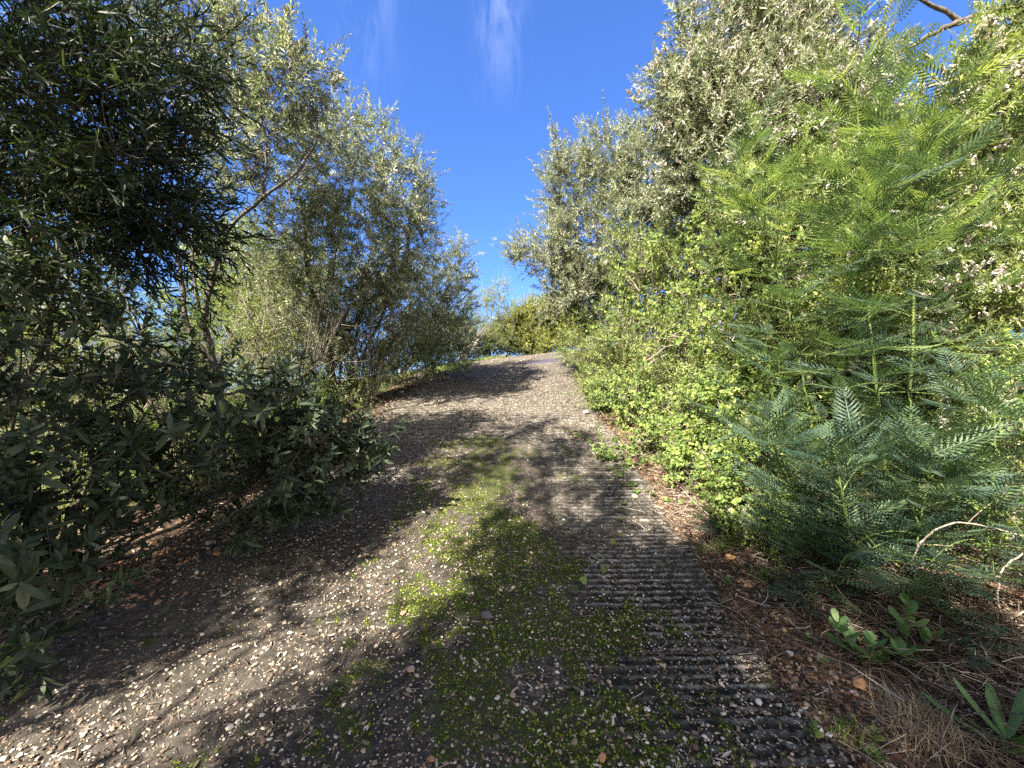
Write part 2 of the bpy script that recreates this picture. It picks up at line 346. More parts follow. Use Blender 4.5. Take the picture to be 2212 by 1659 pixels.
# road -----------------------------------------------------------------
def moss_mask(X, Y):
    p = np.stack([X, Y, 0 * X], -1)
    c = -.45 + .10 * Y; c = np.where(Y < 3.2, .05 + (3.2 - Y) * -.02, c)
    cx = np.interp(Y, [0, 1.5, 2.2, 3, 4, 5, 5.1], [.15, .15, .05, -.22, -.42, -.38, -.38]); hw = np.interp(Y, [0, 1.5, 2.2, 3, 4, 5, 5.05, 5.3, 8], [1.0, .95, .95, .68, .60, .52, .50, 0, 0])
    base = np.clip(1.25 - np.abs(X - cx) / np.maximum(hw, .01), 0, 1) * (hw > .05)
    n = .5 + .40 * sn(p, 5, 5) + .42 * sn(p, 17, 6) + .22 * sn(p, 61, 0)
    m = np.clip((base * 1.5 - .76 + (n - .5) * 1.7) * 2.2, 0, 1)
    far = np.clip(.28 * (sn(p, 2.1, 2) > .55) * (Y > 5.6) * (.5 + .5 * sn(p, 25, 1)), 0, 1)
    left = np.clip((sn(p, 2.8, 3) - .35) * 1.1 + .5 * sn(p, 40, 2) - .2, 0, .6) * (X < -.6) * (Y < 4)
    return np.clip(m + far + left, 0, 1)
def damp_mask(X, Y):
    p = np.stack([X, Y, 0 * X], -1)
    a = np.clip(1.2 - np.abs(X - .85 - .10 * sn(p, 2, 1)) / .55, 0, 1) * np.clip((2.75 - Y) / .5, 0, 1)
    return np.clip(a + .35 * np.clip((4.6 - Y) / 2, 0, 1) + .18 * sn(p, 3, 7), 0, 1)
def groove_amt(X, Y):
    p = np.stack([X, Y, 0 * X], -1)
    a = np.clip((X - .25 - .3 * sn(p, .9, 2)) / .3, 0, 1) * (Y < 5) * np.interp(Y, [1, 1.5, 2.5, 3.4, 4.2, 5], [.12, .35, .85, .9, .7, .6]) + (Y >= 5) * .6 + .45 * (X < -.9) * (Y > 4)
    return np.clip(a, 0, 1) * np.clip(.75 + .6 * sn(p, 3.3, 3), 0, 1) * np.clip(.9 + .4 * sn(p * [1, 3, 1], 6, 4), 0, 1)
ys = np.concatenate([np.arange(-4, 1.2, .08), np.arange(1.2, 3.2, .009), np.arange(3.2, 6, .016), np.arange(6, 14.5, .035), np.arange(14.5, 24.1, .3)])
us = np.linspace(0, 1, 330)
U, Y = np.meshgrid(us, ys); X = xl(Y) + (xr(Y) - xl(Y)) * U
p3 = np.stack([X, Y, 0 * X], -1)
gv = groove_amt(X, Y); wob = .004 * sn(p3, 1.5, 1) + .003 * sn(p3, 9, 2)
ph = (Y + wob + .01 * sn(p3, .8, 5)) / .055
groove = -.013 * gv * np.clip(np.sin(ph * 2 * np.pi) * 1.6 - .1, 0, 1)
ms = moss_mask(X, Y)
edge = np.minimum(U, 1 - U) * (xr(Y) - xl(Y))
h = groove * (1 - .6 * ms) + .010 * sn(p3, 1.6, 0) + .003 * sn(p3, 14, 1) + .0022 * sn(p3, 60, 4) + .006 * ms * (.6 + .5 * sn(p3, 90, 2))
jt = np.minimum(np.minimum(abs(Y - 5.08 - .02 * sn(p3, 1, 1)), abs(Y - 2.14 - .02 * X)), abs(Y - 8.3)); h = h - .012 * np.clip(1 - jt / .012, 0, 1)
h = h - .03 * np.clip(1 - edge / .035, 0, 1) ** 2
Z = road_z(X, Y) + h
rd = MB(); rd.add(np.stack([X, Y, Z], -1), grid_faces(*X.shape))
# slab sides
n_ = len(ys)
for c in (0, -1):
    top = np.stack([X[:, c], Y[:, c], Z[:, c]], -1); bot = top - [0, 0, .12]; i = np.arange(n_ - 1)
    rd.add(np.concatenate([top, bot]), np.stack([i, i + 1, n_ + i + 1, n_ + i], -1))
def pad(a): return np.concatenate([a.ravel(), np.repeat(0, 0), np.concatenate([a[:, 0], a[:, 0]]), np.concatenate([a[:, -1], a[:, -1]])])
crest = np.clip(groove / -.013, 0, 1)
def road_mat():
    m, nt, L = mat('old_concrete'); o = N(nt, 'ShaderNodeOutputMaterial'); b = N(nt, 'ShaderNodeBsdfPrincipled'); b.inputs['Roughness'].default_value = .9; b.inputs['Specular IOR Level'].default_value = .2
    tc = N(nt, 'ShaderNodeTexCoord')
    def noise(s, d=5, r=.6):
        n = N(nt, 'ShaderNodeTexNoise'); n.inputs['Scale'].default_value = s; n.inputs['Detail'].default_value = d; n.inputs['Roughness'].default_value = r; L(tc.outputs['Object'], n.inputs['Vector']); return n
    def mixc(f, a, b2):
        x = N(nt, 'ShaderNodeMixRGB'); 
        if hasattr(f, 'links'): L(f, x.inputs[0])
        else: x.inputs[0].default_value = f
        for k, c in ((1, a), (2, b2)):
            if hasattr(c, 'links'): L(c, x.inputs[k])
            else: x.inputs[k].default_value = (*c, 1)
        return x.outputs[0]
    def mr(v, a, b2, c=0, d=1):
        x = N(nt, 'ShaderNodeMapRange'); L(v, x.inputs[0]); x.inputs[1].default_value = a; x.inputs[2].default_value = b2; x.inputs[3].default_value = c; x.inputs[4].default_value = d; return x.outputs[0]
    def attr(nm): return N(nt, 'ShaderNodeAttribute', attribute_name=nm).outputs['Fac']
    big = noise(2.2, 5); mid = noise(22, 7, .7); fine = noise(140, 3, .7)
    base = ramp(nt, [(.30, (.018, .015, .013)), (.46, (.048, .041, .034)), (.58, (.11, .094, .076)), (.75, (.25, .22, .175))]); L(mid.outputs['Fac'], base.inputs[0])
    c = mixc(mr(big.outputs['Fac'], .35, .65, 0, .4), base.outputs[0], (.155, .132, .104))
    # embedded gravel in the worn surface
    vo = N(nt, 'ShaderNodeTexVoronoi'); vo.inputs['Scale'].default_value = 48; L(tc.outputs['Object'], vo.inputs['Vector'])
    peb = mr(vo.outputs['Distance'], .16, .24, 1, 0)
    vcol = N(nt, 'ShaderNodeSeparateColor'); L(vo.outputs['Color'], vcol.inputs[0])
    pc = ramp(nt, [(0, (.12, .09, .06)), (.4, (.30, .22, .15)), (.75, (.46, .37, .27)), (1, (.62, .56, .46))]); L(vcol.outputs[0], pc.inputs[0])
    sel = N(nt, 'ShaderNodeMath', operation='MULTIPLY'); L(peb, sel.inputs[0]); L(mr(vcol.outputs[1], .30, .36), sel.inputs[1])
    dampc = mixc(mr(mid.outputs['Fac'], .45, .7), (.010, .010, .009), (.055, .050, .042))
    c = mixc(mr(attr('damp'), 0, 1, 0, .93), c, dampc)
    c = mixc(sel.outputs[0], c, pc.outputs[0])
    # pale worn cement on the ridges between grooves
    wr = N(nt, 'ShaderNodeMath', operation='MULTIPLY'); L(attr('ridge'), wr.inputs[0]); L(mr(mid.outputs['Fac'], .42, .58, 0, .85), wr.inputs[1])
    c = mixc(wr.outputs[0], c, (.56, .53, .48))
    c = mixc(mr(attr('groove'), .2, .9, 0, .75), c, (.025, .019, .014))
    mossc = ramp(nt, [(.3, (.012, .016, .004)), (.5, (.045, .060, .009)), (.7, (.11, .14, .016))]); L(fine.outputs['Fac'], mossc.inputs[0])
    mm = N(nt, 'ShaderNodeMath', operation='MULTIPLY'); L(attr('moss'), mm.inputs[0]); L(mr(mid.outputs['Fac'], .36, .56), mm.inputs[1])
    c = mixc(mm.outputs[0], c, mossc.outputs[0])
    L(c, b.inputs['Base Color'])
    ad = N(nt, 'ShaderNodeMath', operation='ADD'); L(mid.outputs['Fac'], ad.inputs[0]); L(fine.outputs['Fac'], ad.inputs[1])
    a2 = N(nt, 'ShaderNodeMath', operation='MULTIPLY_ADD'); a2.inputs[1].default_value = .5; L(sel.outputs[0], a2.inputs[0]); L(ad.outputs[0], a2.inputs[2])
    bu = N(nt, 'ShaderNodeBump'); bu.inputs['Strength'].default_value = .9; bu.inputs['Distance'].default_value = .012; L(a2.outputs[0], bu.inputs['Height']); L(bu.outputs[0], b.inputs['Normal'])
    L(b.outputs[0], o.inputs[0]); return m
M_ROAD = road_mat()
ridge = gv * np.clip(-np.sin(ph * 2 * np.pi) * 1.4, 0, 1) * np.interp(Y, [5, 7, 14], [1, .7, .3])
tag(rd.build('lane', M_ROAD, smooth=True, extra={'moss': pad(ms), 'damp': pad(damp_mask(X, Y)), 'ridge': pad(ridge), 'groove': pad(crest * .8)}),
    'steep grooved concrete lane with mossy patches climbing to a crest', kind='structure')

# ------------------------------------------------------------------ loose gravel, litter, moss, grass (uncountable)
ico_v = None
def pebble_tpl(n=6, sub=False):
    T = []
    ph = (1 + 5 ** .5) / 2
    iv = norm(np.array([[-1, ph, 0], [1, ph, 0], [-1, -ph, 0], [1, -ph, 0], [0, -1, ph], [0, 1, ph], [0, -1, -ph], [0, 1, -ph], [ph, 0, -1], [ph, 0, 1], [-ph, 0, -1], [-ph, 0, 1]], float))
    fi = np.array([[0, 11, 5], [0, 5, 1], [0, 1, 7], [0, 7, 10], [0, 10, 11], [1, 5, 9], [5, 11, 4], [11, 10, 2], [10, 7, 6], [7, 1, 8], [3, 9, 4], [3, 4, 2], [3, 2, 6], [3, 6, 8], [3, 8, 9], [4, 9, 5], [2, 4, 11], [6, 2, 10], [8, 6, 7], [9, 8, 1]])
    for _ in range(n):
        t = Tpl(); v = iv * RNG.uniform(.75, 1.2, (12, 1)) * RNG.uniform([.8, .55, .3], [1.1, .9, .55]); t.v = v * .5; t.f = fi; t.t = np.full(12, .0); T.append(t)
    return T
PEB = pebble_tpl(10)
def scatter_pebbles(mb, x, y, z, s, sink=.06):
    n = len(x); d = norm(np.stack([RNG.normal(size=n) * .25, RNG.normal(size=n) * .25, np.ones(n)], -1))
    stamp(mb, PEB, np.stack([x, y, z + s * sink], -1), d, s, tintj=1.0)
M_PEB = tint_mat('gravel', [(0, (.07, .05, .035)), (.3, (.20, .14, .10)), (.6, (.38, .28, .20)), (.8, (.52, .42, .32)), (1, (.72, .66, .56))], nscale=60)
mb = MB()
n = 95000
yy = 1.1 + (RNG.uniform(size=n) ** 1.7) * 12; uu = RNG.uniform(0, 1, n); xx = xl(yy) + (xr(yy) - xl(yy)) * uu
s = np.exp(RNG.normal(np.log(.0115), .42, n)); s = np.clip(s, .004, .034) * np.interp(yy, [1, 3, 6, 12], [1, 1.05, 1.25, 1.5])
keep = RNG.uniform(size=n) < np.clip(.7 + .35 * sn(np.stack([xx, yy, 0 * xx], -1), 3.5, 1), .2, 1) * (1 - .5 * moss_mask(xx, yy)) * (1 - .80 * (xx > .2) * (yy > 2.3) * (yy < 4.9)) * np.interp(yy, [1, 2.2, 4, 7, 12], [.8, .75, .6, .4, .35])
scatter_pebbles(mb, xx[keep], yy[keep], road_z(xx, yy)[keep], s[keep])
# pale chips standing out of the dark patch at the bottom right of the lane
n = 1500
yy = RNG.uniform(1.2, 3.2, n); xx = RNG.uniform(-.4, 1.15, n); s = np.clip(np.exp(RNG.normal(np.log(.014), .3, n)), .008, .028)
scatter_pebbles(mb, xx, yy, road_z(xx, yy), s)
tag(mb.build('gravel', M_PEB), 'loose pale gravel chips scattered over the lane', 'gravel', kind='stuff')

M_OCHRE = tint_mat('ochre_stone', [(0, (.10, .05, .03)), (.4, (.30, .15, .08)), (.75, (.45, .27, .16)), (1, (.60, .45, .32))], nscale=50)
mb = MB()
n = 5200
yy = 1.0 + RNG.uniform(size=n) ** 1.5 * 7; side = RNG.uniform(size=n) < .68
off = np.abs(RNG.normal(size=n)) * .42 + .02
xx = np.where(side, xr(yy) + off * np.interp(yy, [1, 3, 6], [1.2, .9, .5]), xl(yy) - off * .6 + .12)
s = np.clip(np.exp(RNG.normal(np.log(.016), .45, n)), .006, .05)
scatter_pebbles(mb, xx, yy, gz(xx, yy), s)
n = 700; yy = RNG.uniform(2.3, 3.3, n); xx = xl(yy) + RNG.normal(0.1, .22, n); s = np.clip(np.exp(RNG.normal(np.log(.028), .4, n)), .012, .06)
scatter_pebbles(mb, xx, yy, np.maximum(gz(xx, yy), road_z(xx, yy) * (xx > xl(yy)) - 9 * (xx <= xl(yy))), s)
tag(mb.build('rubble', M_OCHRE), 'ochre and red stone chips along both verges', 'rubble', kind='stuff')

# leaf litter: thin curled flakes and twigs
def flat_leaf_tpl():
    T = []
    for _ in range(6):
        v, f = leaf_lance(1, RNG.uniform(.18, .32), droop=RNG.uniform(-.3, .3), fold=RNG.uniform(-.5, .5)); t = Tpl(); t.v = v - [0, .5, 0]; t.f = f; t.t = np.zeros(len(v)); T.append(t)
    return T
FL = flat_leaf_tpl()
mb = MB(); tw = MB()
def litter(n, fx, zf, s0=.035, lo=.9):
    x, y = fx(n); z = zf(x, y); d = norm(np.stack([RNG.normal(size=n) * .35, RNG.normal(size=n) * .35, np.ones(n)], -1))
    stamp(mb, FL, np.stack([x, y, z + .006], -1), d, s0 * RNG.uniform(.5, 1.5, n), tintj=1.)
def verge_r(n): y = 1.0 + RNG.uniform(size=n) ** 1.3 * 8; return xr(y) + RNG.uniform(-.06, 1.9, n) ** 1.0 * .75, y
def verge_l(n): y = 1.0 + RNG.uniform(size=n) * 11; return xl(y) + .25 - np.abs(RNG.normal(size=n)) * .55, y
def on_road(n): y = 1.1 + RNG.uniform(size=n) ** 1.4 * 11; return xl(y) + (xr(y) - xl(y)) * RNG.uniform(0, 1, n), y
def gmax(x, y): return np.where((x > xl(y)) & (x < xr(y)), road_z(x, y), gz(x, y))
litter(9000, verge_r, gmax, .035); litter(7000, verge_l, gmax, .045); litter(5000, on_road, gmax, .03)
n = 9000; x, y = verge_r(n); a = RNG.uniform(0, 6.28, n); Ln = RNG.uniform(.03, .16, n); z = gmax(x, y) + RNG.uniform(.002, .035, n)
A = np.stack([x, y, z], -1); D = np.stack([np.cos(a), np.sin(a), RNG.normal(size=n) * .12], -1)
tubes(mb, bez(A, A + D * Ln[:, None] / 2 + RNG.normal(size=(n, 3)) * .012, A + D * Ln[:, None], 4), RNG.uniform(.0008, .0022, n)[:, None] * np.ones((1, 4)), 3, RNG.uniform(size=n))
n = 3500; x, y = on_road(n); a = RNG.uniform(0, 6.28, n); Ln = RNG.uniform(.02, .09, n)
A = np.stack([x, y, road_z(x, y) + .008], -1); D = np.stack([np.cos(a), np.sin(a), 0 * a], -1)
tubes(mb, bez(A, A + D * Ln[:, None] / 2 + RNG.normal(size=(n, 3)) * .008, A + D * Ln[:, None], 4), .0014, 3, RNG.uniform(size=n))
tag(mb.build('leaf_litter', M_LITTER), 'dry fallen leaves and twigs on the verges and lane', 'leaf litter', kind='stuff')

M_MOSS = tint_mat('moss', [(0, (.022, .030, .006)), (.5, (.095, .12, .014)), (.9, (.21, .25, .027)), (1, (.24, .25, .04))], rough=1)
n = 90000; y = 1.1 + RNG.uniform(size=n) ** 1.3 * 4.2; x = xl(y) + (xr(y) - xl(y)) * RNG.uniform(size=n)
k = RNG.uniform(size=n) < (moss_mask(x, y) - .25) * .9; x, y = x[k], y[k]; n = len(x)
t = Tpl(); an = np.arange(5) / 5 * 6.283; t.v = np.concatenate([np.stack([np.cos(an) * .5, np.sin(an) * .5, -.1 + 0 * an], -1), [[0, 0, .45]]]); t.f = np.array([[i, (i + 1) % 5, 5] for i in range(5)]); t.t = np.zeros(6)
mb = MB(); stamp(mb, [t], np.stack([x, y, road_z(x, y) + .001], -1), norm(np.stack([RNG.normal(size=n) * .4, RNG.normal(size=n) * .4, np.ones(n)], -1)), RNG.uniform(.005, .016, n), tintj=1)
tag(mb.build('moss', M_MOSS, smooth=True), 'bright green moss cushions down the middle of the lane', 'moss', kind='stuff')

def blades(mb, x, y, z, h, wdt, lean=.4):
    n = len(x); a = RNG.uniform(0, 6.28, n); l = np.abs(RNG.normal(size=n)) * lean; d = np.stack([np.cos(a), np.sin(a), 0 * a], -1); s = np.stack([-np.sin(a), np.cos(a), 0 * a], -1)
    b = np.stack([x, y, z], -1); h = h[:, None]; w_ = np.broadcast_to(wdt, (n,))[:, None]; l = l[:, None]
    m = b + d * h * l * .35 + [0, 0, 1] * h * .6; t = b + d * h * l + [0, 0, 1] * h * (1 - .25 * l)
    V = np.stack([b - s * w_, b + s * w_, m + s * w_ * .7, m - s * w_ * .7, t], 1); i = np.arange(n)[:, None] * 5
    tt = np.repeat(RNG.uniform(size=n), 5)
    mb.add(V.reshape(-1, 3), i + np.array([[0, 1, 2, 3]]), tt); mb.v.append(np.zeros((0, 3))); mb.t.append(np.zeros(0))
    base = mb.n - 5 * n; mb.f.append(base + i + np.array([[3, 2, 4]]))
mb = MB()
n = 9000; y = RNG.uniform(11.5, 17, n); x = xl(y) - np.abs(RNG.normal(size=n)) * .9 + .1; blades(mb, x, y, gz(x, y), RNG.uniform(.05, .16, n), .005)
n = 9000; y = RNG.uniform(13.5, 18, n); x = RNG.uniform(-3, 4.5, n); k = x < xl(y) + .1; x, y = x[k], y[k]; blades(mb, x, y, gz(x, y), RNG.uniform(.08, .22, len(x)), .006)
tag(mb.build('grass', M_GRASS), 'bright green grass along the lane edge at the crest', 'grass', kind='stuff')
mb = MB()
n = 26000; y = RNG.uniform(1.2, 9, n); x = xl(y) - .9 - RNG.uniform(size=n) * 6.5; k = sn(np.stack([x, y, 0 * x], -1), 1.5, 3) > -.3; x, y = x[k], y[k]
blades(mb, x, y, gz(x, y), RNG.uniform(.08, .28, len(x)), .005, .6)
tag(mb.build('grass', M_GRASS), 'sunlit grass on the low ground left of the lane behind the dark shrub', 'grass', kind='stuff')

# ------------------------------------------------------------------ plants
LK = [leaf_kite(.080, .022), leaf_kite(.070, .023), leaf_kite(.090, .021)]
SH_OLIVE = [shoot(22, .24, LK[i % 3], 75, 25, 1, .65) for i in range(6)]
SH_BIG = [shoot(15, .26, leaf_lance(.115, .024, .12), 80, 30, 1, .6, tipcrowd=1.8) for i in range(5)]
def varied(Ln, W, n=7): return [leaf_lance(Ln * RNG.uniform(.6, 1.2), W * RNG.uniform(.75, 1.2), RNG.uniform(-.05, .45), RNG.uniform(-.1, .5)) for _ in range(n)]
SH_DROOP = [shoot(14, .30, varied(.12, .018), 60, 20, 1, .7, jit=18) for i in range(9)]
SH_WHORL = [shoot(int(RNG.integers(9, 17)), .18, varied(.112, .031), 95, 25, 1.1, .5, tipcrowd=1.7, jit=20) for i in range(12)]
SH_SMALL = [shoot(14, .16, leaf_kite(.035, .016), 80, 30, 1, .6) for i in range(5)]
SH_VINE = [shoot(int(RNG.integers(6, 12)), RNG.uniform(.16, .26), vines(), 85, 50, 1, .65, jit=28) for i in range(12)]
SH_FLOWER = [shoot(60, .075, (np.array([[-.006, 0, 0], [.006, 0, 0], [.007, .013, .003], [-.007, .013, .004]]), np.array([[0, 1, 2, 3]])), 90, 25, 1.6, .8, tipcrowd=1.2, jit=25) for i in range(4)]

DENS = 1.75; CLUMP = .68
def blob_pts(bl, dens, noise_f=2.2, cut=-.35, shell=.5):
    """sample shoot origins and directions in a list of (centre, (rx,ry,rz))"""
    PO, DI, BI = [], [], []
    for i, (c, r) in enumerate(bl):
        r = np.asarray(r, float); n = int(dens * DENS * (r[0] * r[2] + r[0] * r[1] + r[1] * r[2]) * 4.2 / 3)
        d = rand_dir(n); rr = (1 - shell) + shell * RNG.uniform(size=n) ** .6; k = RNG.uniform(size=n) < .22; rr = np.where(k, RNG.uniform(.2, 1, n), rr)
        p = d * rr[:, None] * r; p = p * (1 + .25 * sn(d * 1.0 + c, 5.5, i % 5))[:, None]
        K = int(np.clip(26 * (r.mean() / .6) ** 1.2, 7, 45)); kd = rand_dir(K); kc = kd * r * RNG.uniform(.5, 1.05, (K, 1)); kr = r.mean() * RNG.uniform(.16, .34, K)
        w_ = kr ** 2; ki = RNG.choice(K, n, p=w_ / w_.sum()); e = rand_dir(n); q = kc[ki] + e * (kr[ki] * RNG.uniform(.25, 1.0, n) ** .7)[:, None] * [1, 1, 1.25]
        cl = RNG.uniform(size=n) < CLUMP; p = np.where(cl[:, None], q, p); d = np.where(cl[:, None], norm(e * .7 + kd[ki] * .6), norm(d / r * r.mean()))
        keep = cl | (sn(p + c, noise_f * 1.5, (i + 2) % 6) > cut + .1 + RNG.normal(size=n) * .18)
        PO.append(p[keep] + c); DI.append(d[keep]); BI.append(np.full(keep.sum(), i))
    return np.concatenate(PO), np.concatenate(DI), np.concatenate(BI)
def pxblobs(L_):
    """(px, py, depth, rx px, rz px, ry m)"""
    return [(P(a, b, d), (rx / F * d, ry, rz / F * d)) for a, b, d, rx, rz, ry in L_]

def tree(name, label, cat, base, blobs, dens, tpls, lmat, bmat=M_BARK, group=None, stems=None, rt=.03, up=.35, sscale=1., noise_f=2.2, cut=-.35,
         flowers=0., flower_top=.4, nsub=7, dirbias=(0, 0, 0), limbs=True, leafname='foliage', long_frac=.10, minz=.06, twig=.0025):
    reseed(label); base = np.asarray(base, float); root = empty(name, base, label, cat, group)
    tm, bm, fm, wm = MB(), MB(), MB(), MB()
    pts = []                                              # attachment points
    if stems:
        for st in stems:
            q = path_tube(tm, st[0], st[1], st[2], 8, 30, .008); pts.append(q[8:])
    fork = base + np.array([0, 0, .25])
    subs = []
    for i, (c, r) in enumerate(blobs):
        r = np.asarray(r)
        if stems:
            allp = np.concatenate(pts); below = allp[np.argsort(np.linalg.norm((allp - c) * [1, 1, .8] + [0, 0, .35 * r[2]], axis=1))[:3]].mean(0); start = below; r0 = .35
        else: start = base + RNG.normal(size=3) * [.05, .05, 0]; r0 = 1
        mid = (start + c) / 2 + np.array([0, 0, .12 * np.linalg.norm(c - start)]) * (1 if not stems else .3) + RNG.normal(size=3) * .08 * np.linalg.norm(c - start)
        q = path_tube(tm if not stems else bm, [start, mid, c], rt * r0, rt * .22, 6, 16, .01)
        ns = nsub; e = rand_dir(ns) * r * RNG.uniform(.45, .85, (ns, 1)) + c; e[:, 2] += .1 * r[2]
        sidx = RNG.integers(6, 16, ns); s_ = q[sidx]
        m_ = (s_ + e) / 2 + RNG.normal(size=(ns, 3)) * .12 * r.mean()
        B = bez(s_, m_, e, 8); tubes(bm, B, np.linspace(rt * .16, rt * .05, 8)[None] * np.ones((ns, 1)), 5)
        subs.append(B[:, 2:].reshape(-1, 3)); subs.append(q[8:])
    S = np.concatenate(subs)
    po, di, bi = blob_pts(blobs, dens, noise_f, cut)
    g_ = gz(po[:, 0], po[:, 1]); ok = po[:, 2] > g_ + minz
    cl = (po[:, 1] > .9) | (np.abs(po[:, 0]) > .9); ok &= cl & ((po[:, 1] < .3) | (np.linalg.norm(po - CAM, axis=1) > 1.25))
    po, di = po[ok], di[ok]; n = len(po)
    dr = norm(di * .9 + np.array([0, 0, up]) + RNG.normal(size=(n, 3)) * .45 + np.asarray(dirbias))
    # nearest attachment, in chunks
    near = np.empty((n, 3))
    for a in range(0, n, 4000): 
        D2 = ((po[a:a + 4000, None] - S[None]) ** 2).sum(-1); near[a:a + 4000] = S[D2.argmin(1)]
    ln = np.linalg.norm(po - near, axis=1, keepdims=True); near = po + (near - po) * np.minimum(1, .7 / np.maximum(ln, 1e-6)) if False else near
    ctrl = po - dr * ln * .45
    tubes(bm, bez(near, ctrl, po, 5), np.linspace(twig * 1.5, twig * .7, 5)[None] * np.ones((n, 1)), 3)
    sc2 = sscale * RNG.uniform(.75, 1.25, n); lg = RNG.uniform(size=n) < long_frac
    Ssz = tpls[0].S
    tubes(bm, bez(po, po + dr * (Ssz * sc2)[:, None] * .5, po + dr * (Ssz * sc2)[:, None], 3), np.array([[twig * .7, twig * .5, twig * .3]]) * np.ones((n, 1)), 3)
    stamp(fm, tpls, po, dr, sc2, tintj=.6 if lmat is M_VINE else .35)
    if lg.any():     # long leading shoots that roughen the outline
        l = np.where(lg)[0]; dd = norm(dr[l] + [0, 0, .5])
        for k_ in (1, 2): stamp(fm, tpls, po[l] + dd * (Ssz * sc2[l] * .8 * k_)[:, None], dd, sc2[l] * (1 - .2 * k_))
    if flowers:
        top = (di[:, 2] > -.1) & (RNG.uniform(size=n) < flowers); l = np.where(top)[0]
        base_p = po[l] + dr[l] * (Ssz * sc2[l] * .8)[:, None]
        for k_ in range(3): stamp(wm, SH_FLOWER, base_p + RNG.normal(size=(len(l), 3)) * .028, norm(dr[l] + RNG.normal(size=(len(l), 3)) * .6 + [0, 0, .5]), RNG.uniform(.6, 1.2, len(l)), tintj=.6)
    if tm.v: tm.build('trunk', bmat, root, True)
    bm.build('branches', bmat, root)
    fm.build(leafname, lmat, root)
    if wm.v: wm.build('blossom', M_FLOWER, root)
    return root

def gpt(x, y): return (x, y, float(gz(x, y)) - .03)
GL = 'trees and tall shrubs left of the lane'; GR = 'trees and tall shrubs right of the lane'

# left side
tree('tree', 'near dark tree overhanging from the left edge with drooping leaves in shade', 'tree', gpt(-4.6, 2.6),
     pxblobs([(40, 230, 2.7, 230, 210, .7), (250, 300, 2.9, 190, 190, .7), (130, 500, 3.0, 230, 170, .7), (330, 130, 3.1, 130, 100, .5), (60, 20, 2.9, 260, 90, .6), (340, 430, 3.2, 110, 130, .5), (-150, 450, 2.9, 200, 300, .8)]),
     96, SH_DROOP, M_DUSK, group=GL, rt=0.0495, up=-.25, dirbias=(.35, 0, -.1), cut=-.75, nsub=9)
d = 4.6
st = lambda *a: [P(x, y, d_) for x, y, d_ in a]
tree('tree', 'open multi-stemmed silver-leaved tree whose bare forking stems show on the left', 'tree', P(480, 1042, d),
     pxblobs([(590, 200, 4.7, 105, 100, .7), (490, 100, 4.7, 120, 90, .8), (650, 190, 4.7, 55, 70, .4), (560, 340, 4.9, 150, 80, .7), (430, 240, 4.9, 120, 140, .8), (640, 110, 4.6, 40, 50, .3), (400, 20, 4.6, 100, 60, .6), (690, 145, 4.7, 30, 40, .2)]),
     60, SH_OLIVE, M_SILVER, group=GL, up=.3, flowers=.14, cut=-.3, nsub=6,
     stems=[(st((480, 1042, d), (474, 880, d), (470, 800, d), (405, 700, 4.65), (388, 570, 4.7), (345, 450, 4.8), (330, 330, 4.9)), .046, .014),
            (st((474, 860, d), (452, 740, d), (440, 690, 4.5), (462, 585, 4.5), (500, 490, 4.6), (565, 430, 4.6), (650, 360, 4.7), (690, 290, 4.7)), .044, .011),
            (st((565, 430, 4.6), (575, 340, 4.65), (560, 200, 4.7), (600, 110, 4.7)), .020, .006),
            (st((430, 670, 4.6), (415, 520, 4.7), (430, 330, 4.8), (470, 180, 4.8)), .022, .006),
            (st((480, 1000, d), (380, 800, 4.7), (300, 700, 4.9), (230, 560, 5)), .026, .008)])
tree('tree', 'bushy silver-green tree with dense rounded top, second along the left edge', 'tree', gpt(-3.0, 6.9),
     pxblobs([(780, 310, 6.6, 75, 65, .8), (730, 410, 6.6, 120, 100, 1), (870, 420, 6.7, 70, 100, .8), (660, 540, 6.4, 110, 110, .9), (800, 560, 6.7, 120, 110, 1), (885, 520, 6.8, 60, 80, .7), (700, 680, 6.6, 110, 80, .8)]),
     76, SH_OLIVE, M_SILVER, group=GL, rt=0.0385, flowers=.03, cut=-.45, nsub=8)
tree('tree', 'smaller silver-green tree leaning over the lane below the crest, left side', 'tree', gpt(-2.8, 9.4),
     pxblobs([(965, 590, 9, 62, 62, .8), (900, 660, 9, 90, 80, .9), (960, 690, 9.2, 70, 70, .8), (930, 760, 9, 85, 60, .8), (850, 620, 9, 80, 90, .8), (1000, 545, 9, 28, 30, .3)]),
     62, SH_OLIVE, M_SILVER, group=GL, rt=0.0330, cut=-.4, flowers=.03)
tree('shrub', 'dense grey-green thicket with dry stems at the left lane edge', 'shrub', gpt(-2.75, 7.4),
     pxblobs([(800, 750, 7.2, 110, 80, .6), (720, 800, 6.9, 90, 80, .6), (880, 770, 8, 80, 60, .6), (760, 850, 6.6, 60, 40, .4)]),
     130, SH_SMALL, M_OLIVE, group=GL, rt=0.0220, cut=-.5, noise_f=3, sscale=1.3)
tree('tree', 'yellow-green tree with thin airy crown beyond the crest', 'tree', gpt(-.9, 15.5),
     pxblobs([(1075, 625, 15.5, 24, 14, .4), (1095, 650, 15.5, 18, 14, .4), (1050, 645, 15.5, 14, 20, .4), (1030, 655, 15.5, 28, 22, .5), (1085, 680, 15.5, 22, 28, .4), (1050, 700, 15.8, 25, 20, .4)]), 110, SH_SMALL, M_YELLOW, sscale=1.6, rt=0.0330, cut=-.1)
